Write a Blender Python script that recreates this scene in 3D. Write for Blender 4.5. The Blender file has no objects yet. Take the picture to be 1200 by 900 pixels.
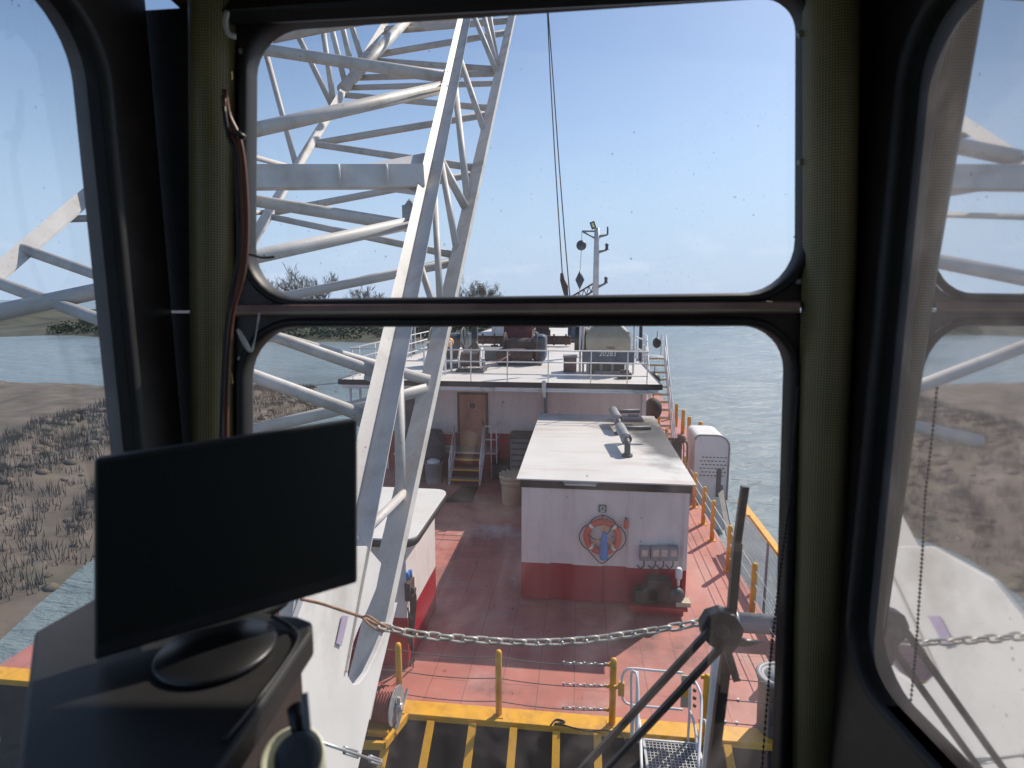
import bpy, math, random
from mathutils import Vector as V, Matrix
random.seed(7)
R=math.radians
S=bpy.context.scene
# ------------------------------------------------------------------ camera
F=680.;PIT=R(8.4);YAW=R(6.7);H=6.6
FW=V((-math.sin(YAW),math.cos(YAW),0));RT=V((math.cos(YAW),math.sin(YAW),0));UP=V((0,0,1))
CF=FW*math.cos(PIT)-UP*math.sin(PIT);CU=FW*math.sin(PIT)+UP*math.cos(PIT)
O=V((0,0,H))
cam=bpy.data.objects.new('camera',bpy.data.cameras.new('camera'));S.collection.objects.link(cam)
cam.location=O;cam.rotation_euler=(R(90)-PIT,0,YAW)
cam.data.sensor_fit='HORIZONTAL';cam.data.sensor_width=36;cam.data.lens=F/1200*36
cam.data.clip_start=.02;cam.data.clip_end=6000
cam.data.dof.use_dof=True;cam.data.dof.focus_distance=9;cam.data.dof.aperture_fstop=5.6
S.camera=cam
# ------------------------------------------------------------------ light
SAZ=R(39.5);SEL=R(43)
w=bpy.data.worlds.new('World');S.world=w;w.use_nodes=True
nt=w.node_tree;bg=nt.nodes['Background']
sky=nt.nodes.new('ShaderNodeTexSky');sky.sky_type='NISHITA';sky.sun_disc=False
sky.sun_elevation=SEL;sky.sun_rotation=SAZ;sky.air_density=1.0;sky.dust_density=.6;sky.ozone_density=2.5
# a few thin clouds low over the horizon
tc=nt.nodes.new('ShaderNodeTexCoord');mp=nt.nodes.new('ShaderNodeMapping');mp.inputs['Scale'].default_value=(7,7,24)
ns=nt.nodes.new('ShaderNodeTexNoise');ns.inputs['Scale'].default_value=1.3;ns.inputs['Detail'].default_value=6
cr=nt.nodes.new('ShaderNodeMapRange');cr.inputs[1].default_value=.54;cr.inputs[2].default_value=.75;cr.inputs[3].default_value=0;cr.inputs[4].default_value=.22
sp=nt.nodes.new('ShaderNodeSeparateXYZ')
band=nt.nodes.new('ShaderNodeMapRange');band.inputs[1].default_value=.15;band.inputs[2].default_value=.04
mu=nt.nodes.new('ShaderNodeMath');mu.operation='MULTIPLY'
mx=nt.nodes.new('ShaderNodeMix');mx.data_type='RGBA';mx.inputs[7].default_value=(8.5,8.6,9.2,1)
L=nt.links.new
L(tc.outputs['Generated'],mp.inputs[0]);L(mp.outputs[0],ns.inputs[0]);L(ns.outputs[0],cr.inputs[0])
L(tc.outputs['Generated'],sp.inputs[0]);L(sp.outputs[2],band.inputs[0])
L(cr.outputs[0],mu.inputs[0]);L(band.outputs[0],mu.inputs[1]);L(mu.outputs[0],mx.inputs[0])
hz=nt.nodes.new('ShaderNodeMapRange');hz.inputs[1].default_value=.0;hz.inputs[2].default_value=.38;hz.inputs[3].default_value=.9;hz.inputs[4].default_value=0;hz.interpolation_type='SMOOTHSTEP';L(sp.outputs[2],hz.inputs[0])
mh=nt.nodes.new('ShaderNodeMix');mh.data_type='RGBA';mh.inputs[7].default_value=(3.7,4.9,6.7,1);L(hz.outputs[0],mh.inputs[0]);L(sky.outputs[0],mh.inputs[6]);L(mh.outputs[2],mx.inputs[6]);L(mx.outputs[2],bg.inputs[0]);bg.inputs[1].default_value=.095
sun=bpy.data.objects.new('sun',bpy.data.lights.new('sun','SUN'));S.collection.objects.link(sun)
sd=V((math.sin(SAZ)*math.cos(SEL),math.cos(SAZ)*math.cos(SEL),math.sin(SEL)))
sun.rotation_euler=sd.to_track_quat('Z','Y').to_euler();sun.location=(20,20,30)
sun.data.energy=3.6;sun.data.angle=R(.5);sun.data.color=(1,.92,.81)
S.view_settings.view_transform='Standard';S.view_settings.look='None';S.view_settings.gamma=1;S.view_settings.exposure=.47
S.render.engine='CYCLES'
try: S.cycles.transparent_max_bounces=16
except Exception: pass
# ------------------------------------------------------------------ pixel -> point helpers (photo measured on a 1200x900 grid)
def ray(x,y): return CF+RT*((x-600)/F)+CU*((450-y)/F)
def Z(x,y,z=0.):
    r=ray(x,y);return O+r*((z-H)/r.z)
def YV(x,y,Y):
    r=ray(x,y);return O+r*(Y/r.y)
def D(x,y,d): return O+ray(x,y)*d
def PL(x,y,p,n):
    r=ray(x,y);return O+r*((p-O).dot(n)/r.dot(n))
# ------------------------------------------------------------------ materials
def mat(name,col,rough=.6,metal=0,var=.15,scale=3.,dirt=None,dirt_amt=.0,dscale=1.5,bump=.0,bscale=40,stretch=None,spec=.5,speck=None):
    m=bpy.data.materials.new(name);m.use_nodes=True;n=m.node_tree;b=n.nodes['Principled BSDF']
    b.inputs['Roughness'].default_value=rough;b.inputs['Metallic'].default_value=metal
    b.inputs['Specular IOR Level'].default_value=spec
    t=n.nodes.new('ShaderNodeTexCoord');k=n.links.new
    src=t.outputs['Object']
    a=n.nodes.new('ShaderNodeTexNoise');a.inputs['Scale'].default_value=scale;a.inputs['Detail'].default_value=5;k(src,a.inputs[0])
    ra=n.nodes.new('ShaderNodeMapRange');ra.inputs[1].default_value=.3;ra.inputs[2].default_value=.7
    ra.inputs[3].default_value=1-var;ra.inputs[4].default_value=1+var;k(a.outputs[0],ra.inputs[0])
    vm=n.nodes.new('ShaderNodeVectorMath');vm.operation='SCALE';vm.inputs[0].default_value=col[:3];k(ra.outputs[0],vm.inputs['Scale'])
    out=vm.outputs[0]
    if dirt:
        src2=src
        if stretch:
            mp=n.nodes.new('ShaderNodeMapping');mp.inputs['Scale'].default_value=stretch;k(src,mp.inputs[0]);src2=mp.outputs[0]
        d=n.nodes.new('ShaderNodeTexNoise');d.inputs['Scale'].default_value=dscale;d.inputs['Detail'].default_value=8;d.inputs['Roughness'].default_value=.65;k(src2,d.inputs[0])
        rd=n.nodes.new('ShaderNodeMapRange');rd.inputs[1].default_value=.5;rd.inputs[2].default_value=.75;rd.inputs[3].default_value=0;rd.inputs[4].default_value=dirt_amt;k(d.outputs[0],rd.inputs[0])
        mm=n.nodes.new('ShaderNodeMix');mm.data_type='RGBA';mm.inputs[7].default_value=(*dirt,1);k(rd.outputs[0],mm.inputs[0]);k(out,mm.inputs[6]);out=mm.outputs[2]
    if speck:
        vo=n.nodes.new('ShaderNodeTexVoronoi');vo.inputs['Scale'].default_value=speck[1];k(src,vo.inputs[0])
        vs=n.nodes.new('ShaderNodeMapRange');vs.inputs[1].default_value=.10;vs.inputs[2].default_value=.16;vs.inputs[3].default_value=speck[2];vs.inputs[4].default_value=0;k(vo.outputs['Distance'],vs.inputs[0])
        mm=n.nodes.new('ShaderNodeMix');mm.data_type='RGBA';mm.inputs[7].default_value=(*speck[0],1);k(vs.outputs[0],mm.inputs[0]);k(out,mm.inputs[6]);out=mm.outputs[2]
    k(out,b.inputs['Base Color'])
    if bump:
        c=n.nodes.new('ShaderNodeTexNoise');c.inputs['Scale'].default_value=bscale;c.inputs['Detail'].default_value=4;k(src,c.inputs[0])
        bp=n.nodes.new('ShaderNodeBump');bp.inputs['Strength'].default_value=bump;bp.inputs['Distance'].default_value=.02;k(c.outputs[0],bp.inputs['Height']);k(bp.outputs[0],b.inputs['Normal'])
    return m
RUST=(.22,.09,.04)
M={}
M['boom']=mat('boom_white_paint',(.52,.495,.47),.55,var=.09,scale=4,dirt=(.27,.22,.16),dirt_amt=.75,dscale=2.6,speck=((.2,.16,.13),16,.25),bump=.05)
M['plate']=mat('boom_plate_paint',(.60,.58,.56),.5,var=.07,dirt=(.30,.26,.20),dirt_amt=.7,dscale=1.6)
M['white']=mat('white_paint',(.72,.70,.69),.5,var=.06,dirt=(.40,.30,.22),dirt_amt=.35,dscale=2.5)
M['wallwhite']=mat('wall_white_paint',(.74,.65,.61),.55,var=.07,scale=1.2,dirt=(.40,.28,.22),dirt_amt=.38,dscale=1.1,stretch=(4,4,.45),bump=.08,bscale=5)
M['roofwhite']=mat('roof_white_paint',(.66,.63,.59),.5,var=.05,scale=.8,dirt=(.45,.32,.2),dirt_amt=.45,dscale=.9,stretch=(.5,2.5,1))
M['redband']=mat('red_paint',(.36,.010,.022),.38,var=.12,scale=2,dirt=(.16,.04,.04),dirt_amt=.5,dscale=2)
M['black']=mat('black_rubber',(.018,.017,.017),.5,var=.25,scale=6,dirt=(.06,.055,.05),dirt_amt=.25,dscale=14,bump=.02,bscale=150)
M['blackg']=mat('black_gloss',(.012,.012,.013),.35,var=.2)
M['darkgrey']=mat('dark_grey_paint',(.06,.065,.07),.55,var=.3,scale=3,dirt=(.2,.17,.15),dirt_amt=.4)
M['grey']=mat('grey_paint',(.25,.26,.27),.5,var=.15,dirt=(.15,.1,.07),dirt_amt=.4)
M['steel']=mat('galvanised_steel',(.5,.51,.52),.4,.6,var=.15,scale=12,dirt=(.3,.2,.13),dirt_amt=.4,dscale=6)
M['yellow']=mat('yellow_paint',(.72,.36,.02),.5,var=.1,scale=5,dirt=(.3,.14,.04),dirt_amt=.6,dscale=3.5,bump=.08)
M['beige']=mat('beige_plastic',(.52,.44,.29),.55,var=.08,dirt=(.25,.2,.13),dirt_amt=.4)
M['mast']=mat('mast_pale_paint',(.62,.60,.60),.5)
M['drab']=mat('tank_beige',(.42,.36,.27),.55,var=.1,dirt=(.2,.16,.12),dirt_amt=.4)
M['bluegrey']=mat('machine_blue_grey',(.05,.075,.11),.5,var=.25,dirt=(.2,.18,.17),dirt_amt=.3)
M['brown']=mat('rusty_brown_steel',(.075,.048,.042),.75,var=.35,scale=5,dirt=(.05,.03,.03),dirt_amt=.6,bump=.3)
M['oxide']=mat('oxide_red_steel',(.10,.035,.035),.7,var=.3,scale=4)
M['door']=mat('door_orange_brown',(.42,.19,.12),.6,var=.15,scale=2,dirt=(.08,.05,.05),dirt_amt=.75,dscale=1.6,stretch=(2,2,.6))
M['hose']=mat('red_rubber_hose',(.30,.065,.045),.6,var=.15,scale=10)
M['orange']=mat('life_ring_orange',(.62,.09,.05),.5,var=.08)
M['rope']=mat('black_rope',(.02,.02,.03),.8)
M['blue']=mat('blue_rope_bag',(.05,.2,.5),.6,var=.15,scale=20)
M['green']=mat('green_sign',(.02,.13,.08),.5,var=.05)
M['signwhite']=mat('sign_white',(.75,.75,.72),.5,var=.03)
M['orangeplastic']=mat('orange_plastic',(.75,.3,.05),.5)
M['cream']=mat('cream_cup',(.78,.77,.58),.35,var=.05)
M['cable']=mat('copper_brown_cable',(.16,.055,.03),.45,var=.2)
M['conc']=mat('machine_grey_green',(.2,.22,.22),.6,var=.2,dirt=(.1,.06,.05),dirt_amt=.5)
M['frame']=mat('window_frame_dark',(.035,.028,.026),.42,var=.3,scale=9,dirt=(.16,.09,.07),dirt_amt=.25,dscale=5,bump=.04,bscale=200)
M['ledge']=mat('window_ledge_brown',(.38,.24,.21),.45,var=.25,scale=9,dirt=(.05,.03,.03),dirt_amt=.5,dscale=6)
M['wire']=mat('wire_rope_steel',(.16,.13,.12),.6,.4,var=.2,scale=30)
M['chain']=mat('galvanised_chain',(.50,.49,.45),.45,.5,var=.15,scale=30,dirt=(.30,.14,.07),dirt_amt=.6,dscale=9)
M['bark']=mat('bare_bark',(.10,.085,.075),.9,var=.3)
M['leaf']=mat('shrub_leaf',(.055,.075,.035),.8,var=.5,scale=.6)
M['leaf2']=mat('fresh_leaf',(.07,.10,.035),.8,var=.4,scale=.6)
M['bank']=mat('muddy_bank',(.115,.09,.07),.9,var=.4,scale=.7,dirt=(.05,.06,.028),dirt_amt=1.,dscale=.45,bump=.6,bscale=3)
M['hill']=mat('wooded_hill',(.06,.062,.04),.95,var=.5,scale=.12,dirt=(.12,.11,.07),dirt_amt=.6,dscale=.06,bump=.8,bscale=1.5)
M['house']=mat('house_wall_pale',(.55,.54,.5),.7,var=.06)
M['houseroof']=mat('house_roof_grey',(.16,.17,.19),.7,var=.12)
M['glassdark']=mat('dark_window_glass',(.02,.025,.03),.1,var=.1)
M['hull']=mat('hull_black_paint',(.05,.04,.04),.6,var=.3,dirt=RUST,dirt_amt=.5)
M['pit']=mat('dark_greasy_steel',(.014,.011,.010),.6,var=.5,scale=2,dirt=(.10,.06,.05),dirt_amt=.7,dscale=1.7,bump=.4,bscale=8)
M['lamp']=mat('lamp_lens',(.6,.6,.55),.2,var=.02)
# red deck plating with weld seams, scuffs and pale dust
def deck_mat():
    m=mat('red_deck_paint',(.42,.145,.112),.55,var=.16,scale=1.3,dirt=(.47,.33,.30),dirt_amt=.55,dscale=.9,bump=.12,bscale=14)
    n=m.node_tree;b=n.nodes['Principled BSDF'];k=n.links.new
    base=b.inputs['Base Color'].links[0].from_socket
    tc=n.nodes.new('ShaderNodeTexCoord')
    no=n.nodes.new('ShaderNodeTexNoise');no.inputs['Scale'].default_value=.55;no.inputs['Detail'].default_value=9;no.inputs['Roughness'].default_value=.7;k(tc.outputs['Object'],no.inputs[0])
    r=n.nodes.new('ShaderNodeMapRange');r.inputs[1].default_value=.52;r.inputs[2].default_value=.72;r.inputs[3].default_value=0;r.inputs[4].default_value=.7;k(no.outputs[0],r.inputs[0])
    m1=n.nodes.new('ShaderNodeMix');m1.data_type='RGBA';m1.inputs[7].default_value=(.13,.05,.05,1);k(r.outputs[0],m1.inputs[0]);k(base,m1.inputs[6])
    br=n.nodes.new('ShaderNodeTexBrick');br.inputs['Scale'].default_value=1;br.inputs['Brick Width'].default_value=2.6;br.inputs['Row Height'].default_value=.62;br.inputs['Mortar Size'].default_value=.006;br.inputs['Mortar Smooth'].default_value=.3
    mp=n.nodes.new('ShaderNodeMapping');mp.inputs['Rotation'].default_value=(0,0,R(90));k(tc.outputs['Object'],mp.inputs[0]);k(mp.outputs[0],br.inputs[0])
    m2=n.nodes.new('ShaderNodeMix');m2.data_type='RGBA';m2.inputs[7].default_value=(.09,.035,.03,1)
    s=n.nodes.new('ShaderNodeMath');s.operation='MULTIPLY';s.inputs[1].default_value=.75;k(br.outputs['Fac'],s.inputs[0]);k(s.outputs[0],m2.inputs[0]);k(m1.outputs[2],m2.inputs[6])
    vo=n.nodes.new('ShaderNodeTexVoronoi');vo.inputs['Scale'].default_value=2.2;k(tc.outputs['Object'],vo.inputs[0])
    vr=n.nodes.new('ShaderNodeMapRange');vr.inputs[1].default_value=.04;vr.inputs[2].default_value=.12;vr.inputs[3].default_value=.6;vr.inputs[4].default_value=0;k(vo.outputs['Distance'],vr.inputs[0])
    m3=n.nodes.new('ShaderNodeMix');m3.data_type='RGBA';m3.inputs[7].default_value=(.10,.03,.03,1);k(vr.outputs[0],m3.inputs[0]);k(m2.outputs[2],m3.inputs[6])
    out=m3.outputs[2]
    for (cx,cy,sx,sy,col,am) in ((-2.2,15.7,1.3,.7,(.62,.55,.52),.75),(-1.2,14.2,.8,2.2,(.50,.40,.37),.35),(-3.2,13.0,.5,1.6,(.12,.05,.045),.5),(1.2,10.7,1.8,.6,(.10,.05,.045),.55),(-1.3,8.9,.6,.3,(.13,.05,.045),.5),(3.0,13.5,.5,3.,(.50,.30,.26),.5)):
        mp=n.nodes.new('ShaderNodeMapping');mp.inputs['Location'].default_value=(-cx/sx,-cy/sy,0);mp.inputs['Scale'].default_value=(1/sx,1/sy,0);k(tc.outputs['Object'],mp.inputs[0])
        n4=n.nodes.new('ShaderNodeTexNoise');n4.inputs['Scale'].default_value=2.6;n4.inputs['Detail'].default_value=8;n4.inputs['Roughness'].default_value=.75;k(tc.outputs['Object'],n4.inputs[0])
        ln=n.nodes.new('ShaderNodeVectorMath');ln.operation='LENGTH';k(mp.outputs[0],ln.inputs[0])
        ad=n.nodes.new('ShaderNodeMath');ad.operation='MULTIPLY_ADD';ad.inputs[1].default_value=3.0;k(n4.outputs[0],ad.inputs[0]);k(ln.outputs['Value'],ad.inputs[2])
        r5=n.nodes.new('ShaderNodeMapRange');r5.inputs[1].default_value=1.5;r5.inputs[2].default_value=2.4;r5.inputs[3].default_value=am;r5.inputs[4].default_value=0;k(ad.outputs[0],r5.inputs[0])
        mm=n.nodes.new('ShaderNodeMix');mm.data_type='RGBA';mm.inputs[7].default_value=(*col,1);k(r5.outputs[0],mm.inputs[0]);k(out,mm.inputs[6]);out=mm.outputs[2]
    k(out,b.inputs['Base Color']);return m
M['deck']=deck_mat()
def soot_roof():
    m=mat('shed_roof_paint',(.67,.64,.60),.5,var=.06,scale=.8,dirt=(.42,.28,.17),dirt_amt=.85,dscale=.9,stretch=(.35,3,1))
    n=m.node_tree;b=n.nodes['Principled BSDF'];k=n.links.new;base=b.inputs['Base Color'].links[0].from_socket
    tc=n.nodes.new('ShaderNodeTexCoord');out=base
    for (cx,cy,sx,sy,a) in ((1.25,2.0,1.1,1.5,.93),(1.6,.0,.65,2.3,.9)):
        mp=n.nodes.new('ShaderNodeMapping');mp.inputs['Location'].default_value=(-cx/sx,-cy/sy,0);mp.inputs['Scale'].default_value=(1/sx,1/sy,0)
        k(tc.outputs['Object'],mp.inputs[0])
        no=n.nodes.new('ShaderNodeTexNoise');no.inputs['Scale'].default_value=1.6;no.inputs['Detail'].default_value=5;k(tc.outputs['Object'],no.inputs[0])
        ln=n.nodes.new('ShaderNodeVectorMath');ln.operation='LENGTH';k(mp.outputs[0],ln.inputs[0])
        ad=n.nodes.new('ShaderNodeMath');ad.operation='MULTIPLY_ADD';ad.inputs[1].default_value=1.2;k(no.outputs[0],ad.inputs[0]);k(ln.outputs['Value'],ad.inputs[2])
        r=n.nodes.new('ShaderNodeMapRange');r.inputs[1].default_value=1.1;r.inputs[2].default_value=1.8;r.inputs[3].default_value=a;r.inputs[4].default_value=0;k(ad.outputs[0],r.inputs[0])
        mm=n.nodes.new('ShaderNodeMix');mm.data_type='RGBA';mm.inputs[7].default_value=(.035,.03,.028,1);k(r.outputs[0],mm.inputs[0]);k(out,mm.inputs[6]);out=mm.outputs[2]
    k(out,b.inputs['Base Color']);return m
M['shedroof']=soot_roof()
def water_mat():
    m=bpy.data.materials.new('river_water');m.use_nodes=True;n=m.node_tree;b=n.nodes['Principled BSDF'];k=n.links.new
    b.inputs['Base Color'].default_value=(.19,.245,.265,1);b.inputs['Roughness'].default_value=.22;b.inputs['IOR'].default_value=1.33
    tc=n.nodes.new('ShaderNodeTexCoord');mp=n.nodes.new('ShaderNodeMapping');mp.inputs['Scale'].default_value=(1.0,2.6,1);mp.inputs['Rotation'].default_value=(0,0,R(12));k(tc.outputs['Object'],mp.inputs[0])
    a=n.nodes.new('ShaderNodeTexNoise');a.inputs['Scale'].default_value=1.6;a.inputs['Detail'].default_value=6;a.inputs['Roughness'].default_value=.6;k(mp.outputs[0],a.inputs[0])
    bp=n.nodes.new('ShaderNodeBump');bp.inputs['Strength'].default_value=.8;bp.inputs['Distance'].default_value=.2;a2=n.nodes.new('ShaderNodeTexNoise');a2.inputs['Scale'].default_value=.28;a2.inputs['Detail'].default_value=5;k(mp.outputs[0],a2.inputs[0])
    sm_=n.nodes.new('ShaderNodeMath');sm_.operation='MULTIPLY_ADD';sm_.inputs[1].default_value=4.0;k(a2.outputs[0],sm_.inputs[0]);k(a.outputs[0],sm_.inputs[2])
    a3=n.nodes.new('ShaderNodeTexNoise');a3.inputs['Scale'].default_value=.03;a3.inputs['Detail'].default_value=3;k(tc.outputs['Object'],a3.inputs[0])
    rr_=n.nodes.new('ShaderNodeMapRange');rr_.inputs[1].default_value=.4;rr_.inputs[2].default_value=.6;rr_.inputs[3].default_value=.12;rr_.inputs[4].default_value=.34;k(a3.outputs[0],rr_.inputs[0]);k(rr_.outputs[0],b.inputs['Roughness'])
    k(sm_.outputs[0],bp.inputs['Height']);k(bp.outputs[0],b.inputs['Normal']);return m
M['water']=water_mat()
def perf_mat(name,col,sc,hole=.32,uvm=False):
    m=mat(name,col,.5,var=.15,scale=5);n=m.node_tree;b=n.nodes['Principled BSDF'];k=n.links.new;base=b.inputs['Base Color'].links[0].from_socket
    tc=n.nodes.new('ShaderNodeTexCoord');v=n.nodes.new('ShaderNodeTexVoronoi');v.inputs['Scale'].default_value=sc;v.inputs['Randomness'].default_value=0;k(tc.outputs['UV' if uvm else 'Object'],v.inputs[0]);v.voronoi_dimensions='2D' if uvm else '3D'
    r=n.nodes.new('ShaderNodeMapRange');r.inputs[1].default_value=hole;r.inputs[2].default_value=hole+.06;r.inputs[3].default_value=1;r.inputs[4].default_value=0;k(v.outputs['Distance'],r.inputs[0])
    mm=n.nodes.new('ShaderNodeMix');mm.data_type='RGBA';mm.inputs[7].default_value=(.03,.025,.015,1);k(r.outputs[0],mm.inputs[0]);k(base,mm.inputs[6]);k(mm.outputs[2],b.inputs['Base Color']);return m
M['trim']=perf_mat('perforated_olive_vinyl',(.30,.26,.115),230,.28,True)
M['header']=perf_mat('perforated_tan_headliner',(.40,.27,.11),120,.2)
def glass_mat(name,dust,streak_haze,speck,tint=(1,1,1)):
    m=bpy.data.materials.new(name);m.use_nodes=True;n=m.node_tree;n.nodes.clear();k=n.links.new
    o=n.nodes.new('ShaderNodeOutputMaterial');t=n.nodes.new('ShaderNodeBsdfTransparent');t.inputs[0].default_value=(*tint,1)
    g=n.nodes.new('ShaderNodeBsdfGlossy');g.inputs['Roughness'].default_value=.03
    fr=n.nodes.new('ShaderNodeFresnel');fr.inputs[0].default_value=1.45
    m1=n.nodes.new('ShaderNodeMixShader');k(fr.outputs[0],m1.inputs[0]);k(t.outputs[0],m1.inputs[1]);k(g.outputs[0],m1.inputs[2])
    tr=n.nodes.new('ShaderNodeBsdfTranslucent');tr.inputs[0].default_value=(.98,.86,.84,1)
    tc=n.nodes.new('ShaderNodeTexCoord');mp=n.nodes.new('ShaderNodeMapping');mp.inputs['Scale'].default_value=(9,9,1.6);k(tc.outputs['Object'],mp.inputs[0])
    no=n.nodes.new('ShaderNodeTexNoise');no.inputs['Scale'].default_value=1;no.inputs['Detail'].default_value=7;k(mp.outputs[0],no.inputs[0])
    r=n.nodes.new('ShaderNodeMapRange');r.inputs[1].default_value=.35;r.inputs[2].default_value=.75;r.inputs[3].default_value=dust;r.inputs[4].default_value=dust+streak_haze;k(no.outputs[0],r.inputs[0])
    sn=n.nodes.new('ShaderNodeTexNoise');sn.inputs['Scale'].default_value=3.2;sn.inputs['Detail'].default_value=5;sn.inputs['Distortion'].default_value=2.5;k(tc.outputs['Object'],sn.inputs[0])
    sr=n.nodes.new('ShaderNodeMapRange');sr.inputs[1].default_value=.5;sr.inputs[2].default_value=.68;sr.inputs[3].default_value=0;sr.inputs[4].default_value=streak_haze*.9;k(sn.outputs[0],sr.inputs[0])  # milky haze patches added to the dust film, standing in for pane reflections
    sa=n.nodes.new('ShaderNodeMath');sa.operation='ADD';k(r.outputs[0],sa.inputs[0]);k(sr.outputs[0],sa.inputs[1])
    m2=n.nodes.new('ShaderNodeMixShader');k(sa.outputs[0],m2.inputs[0]);k(m1.outputs[0],m2.inputs[1]);k(tr.outputs[0],m2.inputs[2])
    df=n.nodes.new('ShaderNodeBsdfDiffuse');df.inputs[0].default_value=(.12,.09,.08,1)
    vo=n.nodes.new('ShaderNodeTexVoronoi');vo.inputs['Scale'].default_value=58;k(tc.outputs['Object'],vo.inputs[0])
    # speck size differs from cell to cell; most cells have none
    sx=n.nodes.new('ShaderNodeSeparateXYZ');k(vo.outputs['Color'],sx.inputs[0])
    r2=n.nodes.new('ShaderNodeMapRange');r2.inputs[1].default_value=.55;r2.inputs[2].default_value=1;r2.inputs[3].default_value=0;r2.inputs[4].default_value=.13;k(sx.outputs[0],r2.inputs[0])
    lt=n.nodes.new('ShaderNodeMath');lt.operation='LESS_THAN';k(vo.outputs['Distance'],lt.inputs[0]);k(r2.outputs[0],lt.inputs[1])
    n2=n.nodes.new('ShaderNodeTexNoise');n2.inputs['Scale'].default_value=4.5;k(tc.outputs['Object'],n2.inputs[0])
    g2=n.nodes.new('ShaderNodeMapRange');g2.inputs[1].default_value=.42;g2.inputs[2].default_value=.55;g2.inputs[3].default_value=0;g2.inputs[4].default_value=speck;k(n2.outputs[0],g2.inputs[0])
    v3=n.nodes.new('ShaderNodeTexVoronoi');v3.inputs['Scale'].default_value=150;k(tc.outputs['Object'],v3.inputs[0])
    l3=n.nodes.new('ShaderNodeMath');l3.operation='LESS_THAN';l3.inputs[1].default_value=.085;k(v3.outputs['Distance'],l3.inputs[0])
    mxx=n.nodes.new('ShaderNodeMath');mxx.operation='MAXIMUM';k(lt.outputs[0],mxx.inputs[0]);k(l3.outputs[0],mxx.inputs[1])
    ml=n.nodes.new('ShaderNodeMath');ml.operation='MULTIPLY';k(mxx.outputs[0],ml.inputs[0]);k(g2.outputs[0],ml.inputs[1])
    m3=n.nodes.new('ShaderNodeMixShader');k(ml.outputs[0],m3.inputs[0]);k(m2.outputs[0],m3.inputs[1]);k(df.outputs[0],m3.inputs[2])
    k(m3.outputs[0],o.inputs[0]);return m
M['glass1']=glass_mat('upper_glass_dust_haze',.012,.02,.6)
M['glass2']=glass_mat('lower_glass_dust_haze',.010,.042,.5)
M['glass3']=glass_mat('side_glass_dust_haze',.03,.04,.4)
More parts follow.
